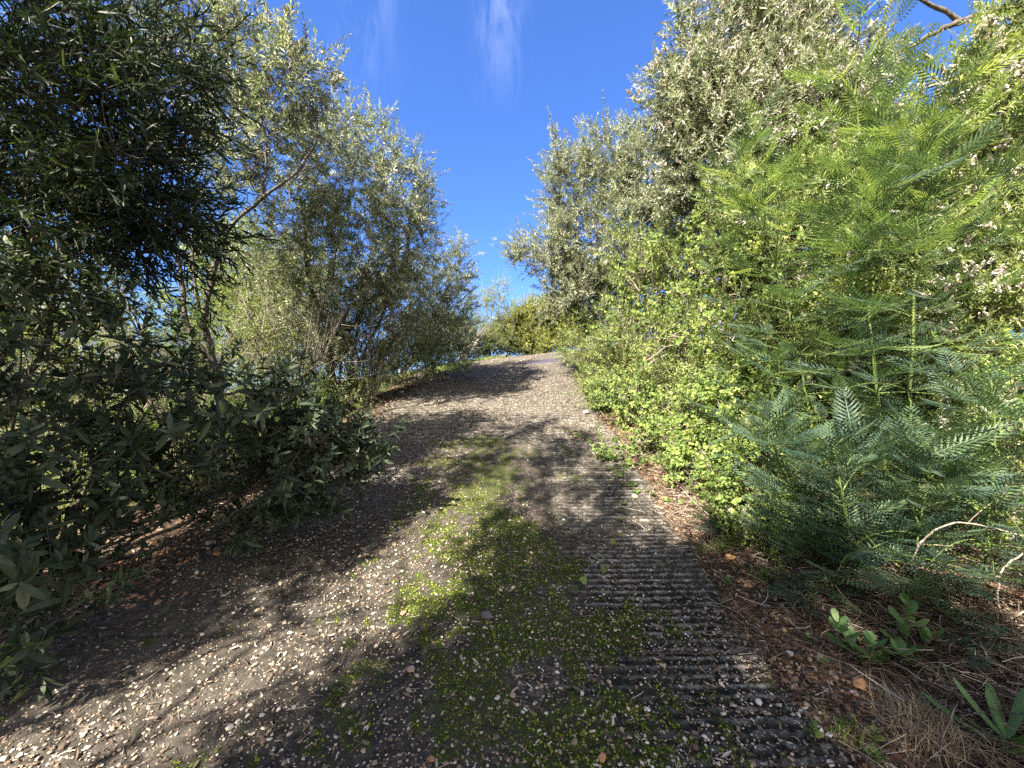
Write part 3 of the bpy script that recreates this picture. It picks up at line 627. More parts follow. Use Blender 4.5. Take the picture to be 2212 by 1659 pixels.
tree('shrub', 'rounded yellow-green bush at the crest of the lane', 'shrub', gpt(1.2, 17.5),
     pxblobs([(1150, 705, 17, 60, 42, .8), (1200, 690, 17, 55, 50, .8), (1115, 715, 16.6, 45, 38, .7), (1165, 672, 16.6, 55, 30, .7), (1225, 655, 16.5, 40, 40, .7), (1245, 700, 16.5, 40, 45, .7), (1130, 748, 16.6, 45, 22, .6), (1200, 742, 16.6, 60, 28, .7)]), 230, SH_SMALL, M_YELLOW, rt=0.0220, sscale=2., cut=-.6, twig=.006)
tree('shrub', 'low grey-green bush behind the bare pale shrub at the crest', 'shrub', gpt(-2.2, 15),
     pxblobs([(985, 720, 14, 45, 45, .7), (1040, 735, 15, 40, 32, .6), (1075, 745, 16, 40, 28, .6), (940, 720, 14, 50, 50, .7)]), 200, SH_SMALL, M_OLIVE, rt=0.0165, sscale=1.8, cut=-.5, twig=.005)

# sunlit growth behind the left trees
for (lab, bx, by, bl, m_, de) in [
    ('sunlit green shrub behind the forking stems on the left', -5.6, 7.5, [(430, 800, 7.6, 140, 110, .8), (300, 860, 7.4, 120, 90, .8), (540, 830, 7.8, 100, 90, .7)], M_FRESH, 75),
    ('tall sunlit shrub between the two leftmost trees, far side', -5.2, 9.5, [(560, 640, 9, 110, 120, .8), (620, 740, 8.8, 100, 90, .8), (500, 560, 9, 90, 90, .8), (520, 680, 8.8, 120, 90, .8), (640, 620, 8.6, 90, 90, .7)], M_OLIVE, 80),
    ('pale sunlit shrub far left seen under the dark overhanging tree', -8.5, 6.8, [(80, 840, 6.9, 200, 120, .9), (-90, 760, 6.9, 180, 200, .9), (180, 760, 7.2, 100, 90, .7)], M_OLIVE, 60),
    ('distant olive shrub behind the dark tree at far left', -10, 10, [(150, 640, 10, 120, 100, 1), (20, 700, 10, 120, 120, 1), (330, 700, 10, 100, 80, 1)], M_OLIVE, 40)]:
    tree('shrub', lab, 'shrub', gpt(bx, by), pxblobs(bl), de, SH_SMALL if m_ is M_FRESH else SH_OLIVE, m_, rt=0.0193, sscale=1.7 if m_ is M_FRESH else 1.2, cut=-.25, group='shrubs behind the left trees')

# near-left shrub with large dark leaves
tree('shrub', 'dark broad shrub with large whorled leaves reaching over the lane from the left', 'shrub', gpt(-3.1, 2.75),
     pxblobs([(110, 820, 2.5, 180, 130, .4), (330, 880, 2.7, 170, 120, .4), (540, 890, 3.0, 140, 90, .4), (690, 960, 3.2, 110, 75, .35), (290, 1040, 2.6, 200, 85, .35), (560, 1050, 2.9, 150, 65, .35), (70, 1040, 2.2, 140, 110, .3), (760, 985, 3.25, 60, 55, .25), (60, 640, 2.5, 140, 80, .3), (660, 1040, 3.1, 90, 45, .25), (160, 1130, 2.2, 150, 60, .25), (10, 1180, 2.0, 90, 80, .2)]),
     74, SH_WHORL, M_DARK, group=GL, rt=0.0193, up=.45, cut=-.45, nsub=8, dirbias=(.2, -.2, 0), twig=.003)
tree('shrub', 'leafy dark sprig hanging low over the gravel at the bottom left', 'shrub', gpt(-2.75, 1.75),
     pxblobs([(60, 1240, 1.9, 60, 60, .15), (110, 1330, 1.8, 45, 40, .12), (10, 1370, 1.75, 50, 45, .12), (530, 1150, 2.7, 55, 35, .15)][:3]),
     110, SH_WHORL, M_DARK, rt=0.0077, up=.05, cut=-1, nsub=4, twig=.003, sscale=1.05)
tree('shrub', 'small dark sprig resting on the lane below the broad left shrub', 'shrub', gpt(-2.45, 2.9),
     pxblobs([(560, 1130, 2.75, 50, 35, .15), (470, 1090, 2.7, 70, 40, .15), (600, 1100, 2.85, 50, 40, .12)]), 90, SH_WHORL, M_DARK, rt=0.0055, up=.1, cut=-1, nsub=4, twig=.0025, sscale=.75)

# right side
tree('tree', 'tall olive-leaved tree with pale flower heads, highest on the right', 'tree', gpt(3.3, 6.0),
     pxblobs([(1620, 110, 5.6, 130, 130, .9), (1520, 250, 5.6, 105, 90, .8), (1735, 50, 5.7, 130, 110, .9), (1700, 290, 5.5, 170, 130, .9), (1475, 50, 5.5, 20, 38, .2), (1428, 200, 5.5, 32, 36, .25), (1560, 380, 5.6, 150, 90, .8), (1480, 150, 5.6, 45, 55, .35), (1810, 190, 5.6, 90, 90, .7)]),
     150, SH_OLIVE, M_SILVER, group=GR, rt=0.0495, flowers=.36, cut=-.5, nsub=8, sscale=1.05)
tree('tree', 'rounded silver-green tree nearest the sky gap on the right', 'tree', gpt(2.9, 8.6),
     pxblobs([(1235, 410, 8.2, 85, 80, .9), (1330, 340, 8, 90, 60, .9), (1410, 370, 7.6, 90, 90, .9), (1185, 545, 8.4, 65, 55, .8), (1300, 530, 8, 120, 100, 1), (1400, 520, 7.6, 100, 100, .9), (1215, 630, 8.6, 60, 50, .7), (1120, 545, 8.3, 28, 22, .3), (1290, 630, 8, 80, 60, .8)]),
     115, SH_OLIVE, M_SILVER, group=GR, rt=0.0440, cut=-.45, nsub=8)
tree('shrub', 'grey-green shrub in front of the rounded silver-green tree, right edge of the lane', 'shrub', gpt(2.4, 6.9),
     pxblobs([(1310, 780, 7.2, 65, 60, .5), (1370, 860, 6.2, 90, 60, .5), (1290, 720, 7.8, 60, 60, .5), (1390, 740, 6.8, 90, 90, .5)]), 120, SH_OLIVE, M_OLIVE, group=GR, rt=0.0165, cut=-.6, sscale=.8)
tree('shrub', 'olive shrub filling behind the feathery saplings', 'shrub', gpt(4.0, 4.6),
     pxblobs([(1750, 500, 4.8, 180, 150, .6), (1930, 420, 4.6, 170, 170, .6), (1650, 800, 4.7, 160, 110, .5), (1850, 760, 4.5, 190, 170, .6), (2000, 620, 4.4, 170, 160, .6)]), 165, SH_OLIVE, M_OLIVE, group=GR, rt=0.0275, cut=-.5, flowers=.04, sscale=.95)
tree('shrub', 'yellow-green shrub with pale flower clusters at the right edge', 'shrub', gpt(4.9, 3.4),
     pxblobs([(2130, 290, 3.6, 140, 120, .5), (2180, 520, 3.5, 150, 170, .5), (2130, 760, 3.4, 130, 150, .4), (2180, 950, 3.3, 120, 120, .4), (2090, 190, 3.8, 70, 50, .4), (2235, 60, 3.6, 70, 110, .5)]), 190, SH_OLIVE, M_OLIVE, group=GR, rt=0.0275, cut=-.4, flowers=.36, sscale=.85)

for (lab, bx, by, bl, m_, de) in [
    ('low olive shrub under the tall right-hand tree, behind the creeper', 2.6, 5.6, [(1500, 760, 5.6, 120, 110, .6), (1600, 860, 5.0, 120, 90, .6), (1450, 560, 6.2, 110, 110, .6), (1640, 960, 4.3, 110, 80, .5), (1570, 480, 6.4, 130, 110, .6), (1660, 620, 6.0, 130, 120, .6), (1520, 650, 6.2, 120, 110, .6)], M_OLIVE, 95),
    ('dense shrub filling low behind the wattle stems', 3.6, 4.2, [(1780, 960, 4.2, 150, 90, .5), (1950, 930, 4.0, 140, 100, .5), (1860, 1060, 3.6, 130, 70, .4), (1760, 1090, 3.2, 90, 50, .3), (2000, 1230, 2.7, 110, 60, .3), (2160, 1230, 2.5, 90, 80, .3), (2100, 900, 4.0, 130, 160, .5), (2050, 1080, 3.5, 120, 80, .4)], M_OLIVE, 95),
    ('tall olive shrub closing the right bank behind the wattle tops', 5.5, 5.6, [(1800, 330, 5.9, 180, 150, .7), (1950, 500, 5.6, 200, 170, .7), (2100, 400, 5.4, 180, 150, .7), (1700, 560, 5.6, 160, 150, .6), (2060, 700, 5.0, 200, 140, .6), (1820, 700, 5.2, 180, 120, .6)], M_OLIVE, 130),
    ('shrub under the silver-green tree at the right lane edge', 2.5, 8.6, [(1270, 740, 8.6, 60, 60, .6), (1330, 650, 8.2, 90, 80, .7), (1420, 660, 7.4, 90, 100, .6)], M_OLIVE, 85)]:
    tree('shrub', lab, 'shrub', gpt(bx, by), pxblobs(bl), de, SH_OLIVE, m_, rt=.02, sscale=.95, cut=-.6, group='shrubs filling the right bank')
for (lab, bx, by, bl, m_, de) in [
    ('dry grey-brown thicket at the foot of the silver-green trees left', -3.6, 6.6, [(640, 780, 6.5, 110, 90, .6), (700, 700, 6.8, 100, 90, .6), (820, 690, 7.2, 100, 80, .6)], M_SILVER, 85),
    ('low sunlit undergrowth between the forking stems and the lane', -4.2, 5.4, [(480, 930, 5.4, 130, 60, .5), (620, 880, 5.6, 100, 70, .5), (360, 900, 5.2, 120, 70, .5)], M_FRESH, 75),
    ('olive undergrowth standing right of the forking stems', -3.9, 5.9, [(520, 760, 5.9, 90, 90, .5), (590, 700, 6.1, 80, 90, .5), (430, 820, 5.9, 90, 70, .5)], M_OLIVE, 70),
    ('twiggy olive undergrowth behind the broad dark shrub', -4.4, 3.9, [(200, 980, 3.9, 160, 70, .4), (380, 760, 4.2, 120, 90, .4), (60, 900, 3.8, 140, 110, .4)], M_OLIVE, 60),
    ('grey-green undergrowth along the left edge near the crest', -2.5, 10.2, [(930, 720, 10, 70, 60, .7), (985, 772, 11.5, 40, 22, .4), (935, 785, 10.5, 45, 25, .4), (985, 750, 11, 50, 40, .6), (880, 790, 9, 70, 50, .5)], M_OLIVE, 85)]:
    tree('shrub', lab, 'shrub', gpt(bx, by), pxblobs(bl), de, SH_SMALL, m_, rt=.02, sscale=1.4, cut=-.5, group='undergrowth along the left edge')

# creeper curtains
tree('creeper', 'bright green creeper curtain hanging on the right-hand trees', 'creeper', gpt(2.45, 5.3),
     pxblobs([(1430, 620, 5.9, 120, 130, .45), (1550, 540, 5.4, 100, 90, .35), (1590, 650, 5.0, 160, 130, .4), (1700, 640, 4.7, 120, 150, .35), (1480, 800, 5.3, 110, 110, .4), (1380, 700, 6.3, 90, 80, .35)]),
     68, SH_VINE, M_VINE, bmat=M_PALE, rt=0.0066, up=-.1, cut=-.2, noise_f=2.8, leafname='leaves', dirbias=(-.35, -.4, 0), nsub=10)
tree('creeper', 'bright green creeper mounding at the foot of the right-hand bushes', 'creeper', gpt(2.0, 4.6),
     pxblobs([(1400, 870, 5.6, 90, 60, .35), (1450, 960, 4.6, 110, 50, .3), (1540, 1010, 4.0, 100, 50, .25), (1340, 985, 4.5, 40, 18, .2), (1600, 1080, 3.4, 70, 45, .2), (1560, 890, 4.4, 120, 70, .3), (1690, 1090, 3.2, 60, 50, .2), (1690, 980, 3.8, 110, 60, .25), (1310, 860, 6.4, 40, 50, .25), (1700, 850, 4.3, 130, 80, .3)]),
     210, SH_VINE, M_VINE, bmat=M_PALE, rt=0.0055, up=.25, cut=-.55, noise_f=2.8, leafname='leaves', dirbias=(-.35, -.4, 0), minz=.01, nsub=8)

tree('creeper', 'small creeper patch spilling between the wattle fronds and the verge', 'creeper', gpt(1.95, 2.9),
     pxblobs([(1640, 1150, 2.95, 55, 35, .15), (1700, 1180, 2.75, 50, 30, .12), (1580, 1110, 3.2, 50, 35, .15)]), 260, SH_VINE, M_VINE, bmat=M_PALE, rt=.006, up=.4, cut=-1, leafname='leaves', minz=0, nsub=5)
tree('creeper', 'creeper sprigs climbing at the far right edge among the fronds', 'creeper', gpt(3.1, 2.4),
     pxblobs([(2170, 960, 2.5, 40, 60, .12), (2160, 1090, 2.4, 50, 40, .12), (2190, 850, 2.6, 40, 50, .12)]), 200, SH_VINE, M_VINE, bmat=M_PALE, rt=.006, up=.1, cut=-1, leafname='leaves', minz=0, nsub=5)
# feathery wattle saplings -------------------------------------------------
def frond_tpl(n=15, L0=.16, pl=.052, closed=0.):
    V, Fa = [], []; o = 0
    for i in range(n):
        u = (i + .6) / n; z = -.22 * L0 * u * u; le = pl * (math.sin(math.pi * (u * .8 + .14)) ** .6) * RNG.uniform(.9, 1.1)
        for s in (-1, 1):
            an = R(62 - 32 * u + closed) ; dx, dy = s * math.sin(an) * le, math.cos(an) * le; w_ = .0034
            nx, ny = -dy / le * w_, dx / le * w_; y0 = u * L0; dz = -.18 * le
            V += [[0, y0, z], [dx * .5 + nx, y0 + dy * .5 + ny, z + dz * .4], [dx, y0 + dy, z + dz], [dx * .5 - nx, y0 + dy * .5 - ny, z + dz * .4]]
            Fa += [[o, o + 1, o + 2, o + 3]]; o += 4
    # rachis
    a = len(V); V += [[-.0014, 0, .001], [.0014, 0, .001], [.0008, L0, -.22 * L0], [-.0008, L0, -.22 * L0]]; Fa += [[a, a + 1, a + 2, a + 3]]
    t = Tpl(); v = np.array(V); t.v = v[:, [0, 2, 1]] * [1, -1, 1]; t.f = np.array(Fa); t.t = np.zeros(len(v)) + RNG.uniform(); return t      # frond along +Z, upper face -Y
FR = [frond_tpl(11, .15, .05), frond_tpl(12, .18, .055), frond_tpl(10, .13, .045), frond_tpl(11, .16, .05)]
def sapling(label, base, stems, lats, group):
    """stems: list of (pts, r0, r1); lats: number of lateral sprays"""
    reseed(label); root = empty('wattle_sapling', base, label, 'sapling', group)
    tm, bm, fm = MB(), MB(), MB(); FP, FD = [], []
    for pts, r0, r1, nl, ll in stems:
        q = path_tube(tm, pts, r0, r1, 8, 40, .003)
        n = nl; idx = np.sort((2 + 37.9 * RNG.uniform(size=n) ** 1.35).astype(int)); u = idx / 39; a = np.arange(n) * 2.4 + RNG.normal(size=n) * .3
        ln = ll * (1.08 - .75 * u) * RNG.uniform(.7, 1.15, n); up_ = .02 + .8 * u ** 1.5 + RNG.normal(size=n) * .16
        D = norm(np.stack([np.cos(a), np.sin(a), up_], -1)); A = q[idx]; E = A + D * ln[:, None] + [0, 0, -.32] * ln[:, None] * (1 - u)[:, None] + RNG.normal(size=(n, 3)) * .05
        n = n; B = bez(A, A + D * ln[:, None] * .5 + np.array([0, 0, .05]), E, 8); tubes(bm, B, np.linspace(.005, .0015, 8)[None], 4)
        for k in (3, 5, 7):                              # alternate fronds along each lateral
            for s in (-1, 1):
                sd_ = norm(np.cross(D, [[0, 0, 1.]])) * s
                FP.append(B[:, k] + RNG.normal(size=(n, 3)) * .008); FD.append(norm(D * (.55 + .1 * k / 7) + sd_ * .75 + np.array([0, 0, -.08]) + RNG.normal(size=(n, 3)) * .22))
        FP.append(B[:, 7]); FD.append(D)
        # fronds straight on the stem
        m = 20; i2 = RNG.integers(12, 40, m); a2 = RNG.uniform(0, 6.28, m); FP.append(q[i2]); FD.append(norm(np.stack([np.cos(a2), np.sin(a2), RNG.uniform(.2, .9, m)], -1)))
    FP, FD = np.concatenate(FP), np.concatenate(FD); k = (FP[:, 2] > gz(FP[:, 0], FP[:, 1]) + .03) & (np.linalg.norm(FP - CAM, axis=1) > 1.15); FP, FD = FP[k], FD[k]; n = len(FP)
    # roll so that the upper face looks up: frame x = horizontal
    z = norm(FD); x = norm(np.cross(np.array([[0, 0, 1.]]), z) + 1e-6); y = np.cross(z, x); ro = RNG.normal(size=n) * .4
    c, s = np.cos(ro)[:, None], np.sin(ro)[:, None]; Rm = np.stack([x * c + y * s, -x * s + y * c, z], -1)
    global frames; keep = frames; frames = lambda d, roll=None: Rm
    stamp(fm, FR, FP, FD, RNG.uniform(.8, 1.85, n), tintj=.75, tb=np.interp(FP[:, 2], [.8, 2.0, 3.4], [-.12, .08, .30])); frames = keep  # tint lightens with height: new growth plus sunlight painted into the tops
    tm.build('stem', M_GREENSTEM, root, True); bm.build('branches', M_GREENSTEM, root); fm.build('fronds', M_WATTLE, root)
GW = 'feathery wattle saplings on the right verge'
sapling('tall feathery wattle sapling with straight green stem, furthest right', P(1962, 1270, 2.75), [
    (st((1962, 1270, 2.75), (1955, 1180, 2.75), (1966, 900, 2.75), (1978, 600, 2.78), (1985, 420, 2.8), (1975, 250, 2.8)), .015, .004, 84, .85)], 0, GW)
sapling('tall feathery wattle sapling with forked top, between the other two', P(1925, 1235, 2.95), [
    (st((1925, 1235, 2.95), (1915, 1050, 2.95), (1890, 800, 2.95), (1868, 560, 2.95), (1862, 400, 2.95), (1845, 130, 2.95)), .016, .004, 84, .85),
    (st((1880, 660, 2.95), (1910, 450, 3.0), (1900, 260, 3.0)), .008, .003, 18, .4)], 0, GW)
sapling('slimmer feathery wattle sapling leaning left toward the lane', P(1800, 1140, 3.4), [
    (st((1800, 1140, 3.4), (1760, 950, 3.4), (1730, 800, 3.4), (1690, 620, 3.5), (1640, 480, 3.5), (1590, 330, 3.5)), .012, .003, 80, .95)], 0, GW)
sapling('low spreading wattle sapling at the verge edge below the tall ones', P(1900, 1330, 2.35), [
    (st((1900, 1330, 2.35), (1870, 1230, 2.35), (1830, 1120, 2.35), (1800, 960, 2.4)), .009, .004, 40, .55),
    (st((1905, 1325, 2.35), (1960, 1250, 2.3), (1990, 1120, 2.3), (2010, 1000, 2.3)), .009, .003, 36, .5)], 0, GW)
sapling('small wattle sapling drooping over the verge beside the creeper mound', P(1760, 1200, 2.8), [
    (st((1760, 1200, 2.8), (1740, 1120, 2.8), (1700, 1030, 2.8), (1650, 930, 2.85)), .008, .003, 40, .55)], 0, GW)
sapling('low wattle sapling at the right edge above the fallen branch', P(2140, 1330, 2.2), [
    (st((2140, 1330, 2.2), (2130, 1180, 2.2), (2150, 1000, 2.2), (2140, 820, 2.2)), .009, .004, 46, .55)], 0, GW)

# trees out of frame to the left and behind that shade the lane: tight leafy clumps with open gaps between
SPOTS = [(-1.8, 1.55), (-1.2, 1.95), (-.75, 2.5), (-.5, 3.0)]
def in_beam(p, w_):
    for gx, gy in SPOTS:
        a = p - np.array([gx, gy, .2]); t = a @ sd
        if np.linalg.norm(a - t * sd) < w_: return True
    return False
reseed('shade clumps a')
def clumps(c, r, n, rr):
    c, r = np.array(c), np.array(r); P_ = []
    while len(P_) < n:
        q = c + rand_dir(1)[0] * r * RNG.uniform() ** .4
        if in_beam(q, rr * 1.22): continue
        if all(np.linalg.norm(q - p[0]) > rr * 1.35 for p in P_) or RNG.uniform() < .01: P_.append((q, tuple(rr * RNG.uniform(.7, 1.2, 3))))
    return P_
tree('tree', 'leafy tree standing left of the camera, shading the lower lane', 'tree', gpt(-4.4, -1.0), clumps((-3.9, -1.5, 4.2), (1.7, 1.5, 1.3), 15, .5) + clumps((-4.8, -.6, 2.9), (1.2, 1.2, .9), 6, .5),
     130, SH_BIG, M_SILVER, rt=.022, cut=-1, noise_f=2., nsub=4)
tree('tree', 'leafy tree standing behind the camera, shading the lower lane', 'tree', gpt(-2.6, -4.4), clumps((-1.9, -3.3, 4.6), (1.7, 1.4, 1.0), 14, .52) + clumps((-.5, -3.2, 4.2), (1.0, 1.0, .8), 6, .5) + [(np.array([gx, gy, .2]) + sd * t_, (.5, .5, .4)) for gx, gy, t_ in ((1.1, 2.1, 6.4), (.6, 1.8, 6.2), (1.4, 2.7, 7.2), (1.9, 2.3, 7.3), (.9, 2.6, 6.9))]  # extra unseen clumps added along sun rays to shade chosen ground spots
     + [(np.array([gx, gy, .4]) + sd * t_, (.3 * q_, .3 * q_, .25 * q_)) for gx, gy, t_, q_ in ((.9, 4.1, 7.3, 1), (.2, 3.9, 6.8, .8), (-.35, 4.5, 6.9, .9), (.5, 4.8, 7.6, .9), (1.0, 5.3, 8, 1), (-.9, 4.0, 6.3, 1), (.1, 5.5, 7.6, .8), (.75, 3.3, 7, .7), (-.1, 3.2, 6.6, .6), (-.9, 5.3, 7.2, .9), (.6, 6.1, 8.4, .9))],
     130, SH_BIG, M_SILVER, rt=.022, cut=-1, noise_f=2., nsub=4)

# ------------------------------------------------------------------ single things
ROCK = None
def rock(name, label, px, py, d, s, m, cat='stone', group=None, flat=.55):
    """an angular stone lying where (px, py) shows it"""
    p = P(px, py, d); x, y = p[0], p[1]
    iv, f = PEB[0].v * 2, PEB[0].f
    v = norm(iv); e = np.array([[a, b] for t in f for a, b in ((t[0], t[1]), (t[1], t[2]), (t[2], t[0])) if a < b]); mid = {}
    V = list(v); F_ = []
    def mp(a, b):
        k = (min(a, b), max(a, b))
        if k not in mid: mid[k] = len(V); V.append(norm(V[a] + V[b]))
        return mid[k]
    for a, b, c in f:
        ab, bc, ca = mp(a, b), mp(b, c), mp(c, a); F_ += [[a, ab, ca], [b, bc, ab], [c, ca, bc], [ab, bc, ca]]
    v = np.array(V)
    for _ in range(9):                                  # chop flat facets off the ball
        n = norm(RNG.normal(size=3)); c = RNG.uniform(.55, .8); t = np.maximum(v @ n - c, 0); v = v - t[:, None] * n
    v = v * (1 + .03 * sn(v, 6, 1))[:, None] * [1, RNG.uniform(.7, .9), flat] * s / 2
    a = RNG.uniform(0, 6.28); c, q = math.cos(a), math.sin(a); v = v @ np.array([[c, q, 0], [-q, c, 0], [0, 0, 1]])
    base = np.array([x, y, float(gmax(x, y))]); mb = MB(); mb.add(v + [0, 0, s * flat * .32], np.array(F_), RNG.uniform(.4, .9))
    o = mb.build(name, m); o.location = base; return tag(o, label, cat, group)
M_PINK = tint_mat('pink_stone', [(0, (.25, .13, .09)), (1, (.55, .36, .27))], nscale=45)
M_GREY = tint_mat('grey_stone', [(0, (.09, .085, .09)), (1, (.20, .19, .19))], nscale=60)
M_WHITE = tint_mat('white_stone', [(0, (.35, .32, .28)), (1, (.7, .66, .6))], nscale=60)
M_ORANGE = tint_mat('orange_stone', [(0, (.22, .10, .04)), (1, (.48, .26, .12))], nscale=50)
def dg(px, py):
    """depth at which the ray through (px, py) meets the ground"""
    ds = np.linspace(1.0, 14, 2600); x = (px - 1106) / F * ds; z = 1.55 + (829.5 - py) / F * ds
    h = z - gmax(x, ds); i = np.where(h < 0)[0]; return float(ds[i[0]]) if len(i) else 12.
GS = 'larger loose stones on the lane and verge'
for lab, px, py, s_, m_ in [
    ('flat pinkish stone left of the moss on the lane', 870, 1328, .052, M_PINK), ('chunky pink and white stone below the flat one on the lane', 886, 1452, .056, M_PINK),
    ('pink stone at the lane edge beside the trailing creeper', 1370, 1075, .075, M_PINK), ('dark grey oval stone among moss mid lane', 1050, 1335, .085, M_GREY),
    ('small orange-pink stone low in the mossy middle', 1108, 1506, .036, M_PINK), ('white pointed pebble on the dark damp patch', 1398, 1535, .030, M_WHITE),
    ('brown wedge stone at the bottom edge of the lane', 1300, 1640, .05, M_ORANGE), ('round orange stone on the verge beside the grass tufts', 1578, 1208, .085, M_ORANGE),
    ('pale stone on the verge by the dark lane edge', 1706, 1415, .045, M_WHITE), ('ochre flat stone under the broad-leaved seedling', 1855, 1485, .09, M_ORANGE),
    ('rusty stone on the verge left of the seedling', 1752, 1468, .06, M_ORANGE), ('rounded stone at the left lane edge, halfway up', 868, 849, .12, M_WHITE),
    ('pair-like pale stone at the right lane edge, lower of the two bends', 1265, 893, .12, M_WHITE), ('yellow-orange stone low on the verge', 1885, 1545, .05, M_ORANGE),
    ('red stone on the dark gravel at lower left', 470, 1200, .07, M_ORANGE), ('pale stone in the shaded gravel at far lower left', 425, 1240, .045, M_WHITE),
    ('orange stone on the verge above the weed rosette', 1700, 1238, .07, M_ORANGE), ('small bright orange chip on the lower lane', 930, 1645, .035, M_ORANGE),
    ('pale stone on the verge among dead twigs', 1690, 1310, .035, M_WHITE), ('brown slab-like stone on the verge below the wattle', 1795, 1255, .09, M_ORANGE)]:
    rock('stone', lab, px, py, dg(px, py), s_, m_, group=GS)

# ribbed mat lying on the lane near the crest
M_MAT = tint_mat('ribbed_mat', [(0, (.05, .045, .06)), (1, (.09, .08, .105))], rough=.6)
def ribbed_mat():
    c = np.array([.92, 11.0]); mb = MB(); nx, ny = 60, 14
    u = np.linspace(-.46, .46, nx); v = np.linspace(-.24, .24, ny); Uu, Vv = np.meshgrid(u, v)
    Xx = c[0] + Uu; Yy = c[1] + Vv; hh = .03 + .014 * np.sign(np.sin(Uu / .06 * 2 * np.pi)) ; hh[0] = hh[-1] = .0; hh[:, 0] = hh[:, -1] = 0
    mb.add(np.stack([Xx, Yy, road_z(Xx, Yy) + hh], -1), grid_faces(ny, nx), .4)
    tag(mb.build('ribbed_plate', M_MAT), 'purple-grey ribbed plate lying flat on the lane near the crest', 'plate')
ribbed_mat()

# bare pale shrub and dark log at the crest
def bare_shrub(name, label, base, n, h, r, m, cat='shrub', spread=.6, fork=2, group=None):
    base = np.asarray(base, float); root = empty(name, base, label, cat, group); tm, bm = MB(), MB()
    a = RNG.uniform(0, 6.28, n); D = norm(np.stack([np.cos(a) * spread, np.sin(a) * spread, RNG.uniform(.5, 1.2, n)], -1)); ln = h * RNG.uniform(.6, 1, n)[:, None]
    A = base + RNG.normal(size=(n, 3)) * [.06, .06, 0]; B = bez(A, A + D * ln * .5 + [0, 0, .1 * h], A + D * ln, 10); tubes(tm, B, np.linspace(r, r * .25, 10)[None], 5)
    for _ in range(fork):
        k = RNG.integers(3, 10, n * 4); i = RNG.integers(0, n, n * 4); S_ = B[i, k]; d2 = norm(D[i] + RNG.normal(size=(n * 4, 3)) * .6); l2 = h * RNG.uniform(.15, .4, (n * 4, 1))
        tubes(bm, bez(S_, S_ + d2 * l2 * .5, S_ + d2 * l2 + [0, 0, .05], 5), np.linspace(r * .3, r * .1, 5)[None], 4)
    tm.build('stems', m, root); bm.build('twigs', m, root); return root
bare_shrub('bare_shrub', 'bare pale shrub with radiating dry stems at the left side of the crest', gpt(-1.55, 12.6), 16, 1.5, .022, M_PALE)
bare_shrub('bare_shrub', 'leafless grey thicket stems standing at the left lane edge', gpt(-2.6, 7.0), 34, 1.7, .010, M_PALE, spread=.45)
bare_shrub('bare_shrub', 'tangle of dry vertical stems under the silver-green trees', gpt(-3.0, 8.2), 34, 2.0, .010, M_PALE, spread=.4)
bare_shrub('bare_shrub', 'brown dry stems hanging in the gap between creeper and lane', gpt(2.5, 6.3), 26, 1.5, .009, M_STRAW, spread=.5)
mb = MB(); q = path_tube(mb, [(-1.25, 14.6, float(gz(-1.25, 14.6)) + .1), (-.8, 14.7, float(gz(-.8, 14.7)) + .12), (-.2, 14.5, float(gz(-.2, 14.5)) + .1)], .10, .08, 9, 16, .01)
tag(mb.build('fallen_log', M_BARK), 'dark fallen log lying in the grass at the crest', 'log')

# big bare limb crossing the top right corner
root = empty('tree', gpt(7.2, 4.8), 'tree whose thick bare limb crosses the sky at the top right corner', 'tree', GR)
tm, bm = MB(), MB(); b0 = np.array(gpt(7.2, 4.8))
path_tube(tm, [b0, b0 + [-.1, .1, 2.2], P(2330, -60, 5.0), P(2212, 10, 5.0)], .16, .06, 10, 24, .01)
q = path_tube(bm, st((2330, -60, 5.), (2212, 8, 5.0), (2130, 30, 5.0), (2070, 48, 5.0), (2010, 75, 5.1), (1960, 105, 5.1), (1900, 140, 5.2)), .055, .018, 8, 30, .006)
path_tube(bm, st((2075, 46, 5.0), (2040, 22, 5.0), (2000, 5, 5.0), (1960, -20, 5.0)), .032, .018, 7, 12, .004)
for a, b, c, r in [((2120, 34), (2090, 110), (2030, 180), .012), ((1960, 105), (1930, 60), (1925, 10), .008), ((2040, 60), (2000, 120), (1985, 150), .008), ((2160, 20), (2180, 90), (2120, 160), .009), ((1925, 128), (1870, 130), (1820, 160), .008)]:
    path_tube(bm, [P(*a, 5.05), P(*b, 5.05), P(*c, 5.1)], r, r * .3, 5, 14, .01)
tm.build('trunk', M_BARK, root, True); bm.build('limb', M_BARK, root, True)

# arching bare twigs and a fallen branch in the right foreground
def twig_obj(label, paths, m, name='branch', cat='branch', group=None, side=0):
    mb = MB()
    for pts, r0, r1 in paths:
        q = path_tube(mb, [P(*p) for p in pts], r0, r1, 6, 26, .002)
        if side:
            n = side; i = RNG.integers(5, 26, n); D = norm(RNG.normal(size=(n, 3)) + [0, 0, .3]); l = RNG.uniform(.05, .16, (n, 1)); tubes(mb, bez(q[i], q[i] + D * l * .5, q[i] + D * l + RNG.normal(size=(n, 3)) * .02, 5), r1 * .5, 4)
    return tag(mb.build(name, m), label, cat, group)
twig_obj('brown fallen branch lying slanted at the right edge below the wattles', [([(1990, 1228, 2.2), (2080, 1245, 2.1), (2150, 1265, 2.0), (2240, 1300, 1.9)], .009, .012)], M_RED, side=4)
twig_obj('pale arching twig looping over the fallen branch at the right', [([(1965, 1225, 2.25), (1995, 1165, 2.2), (2060, 1130, 2.15), (2140, 1140, 2.05), (2230, 1165, 2.0)], .005, .004)], M_PALE, side=3)
twig_obj('pale curved stem rising at the right edge of the verge', [([(2130, 1410, 1.9), (2170, 1350, 1.9), (2230, 1310, 1.9)], .005, .004)], M_PALE)
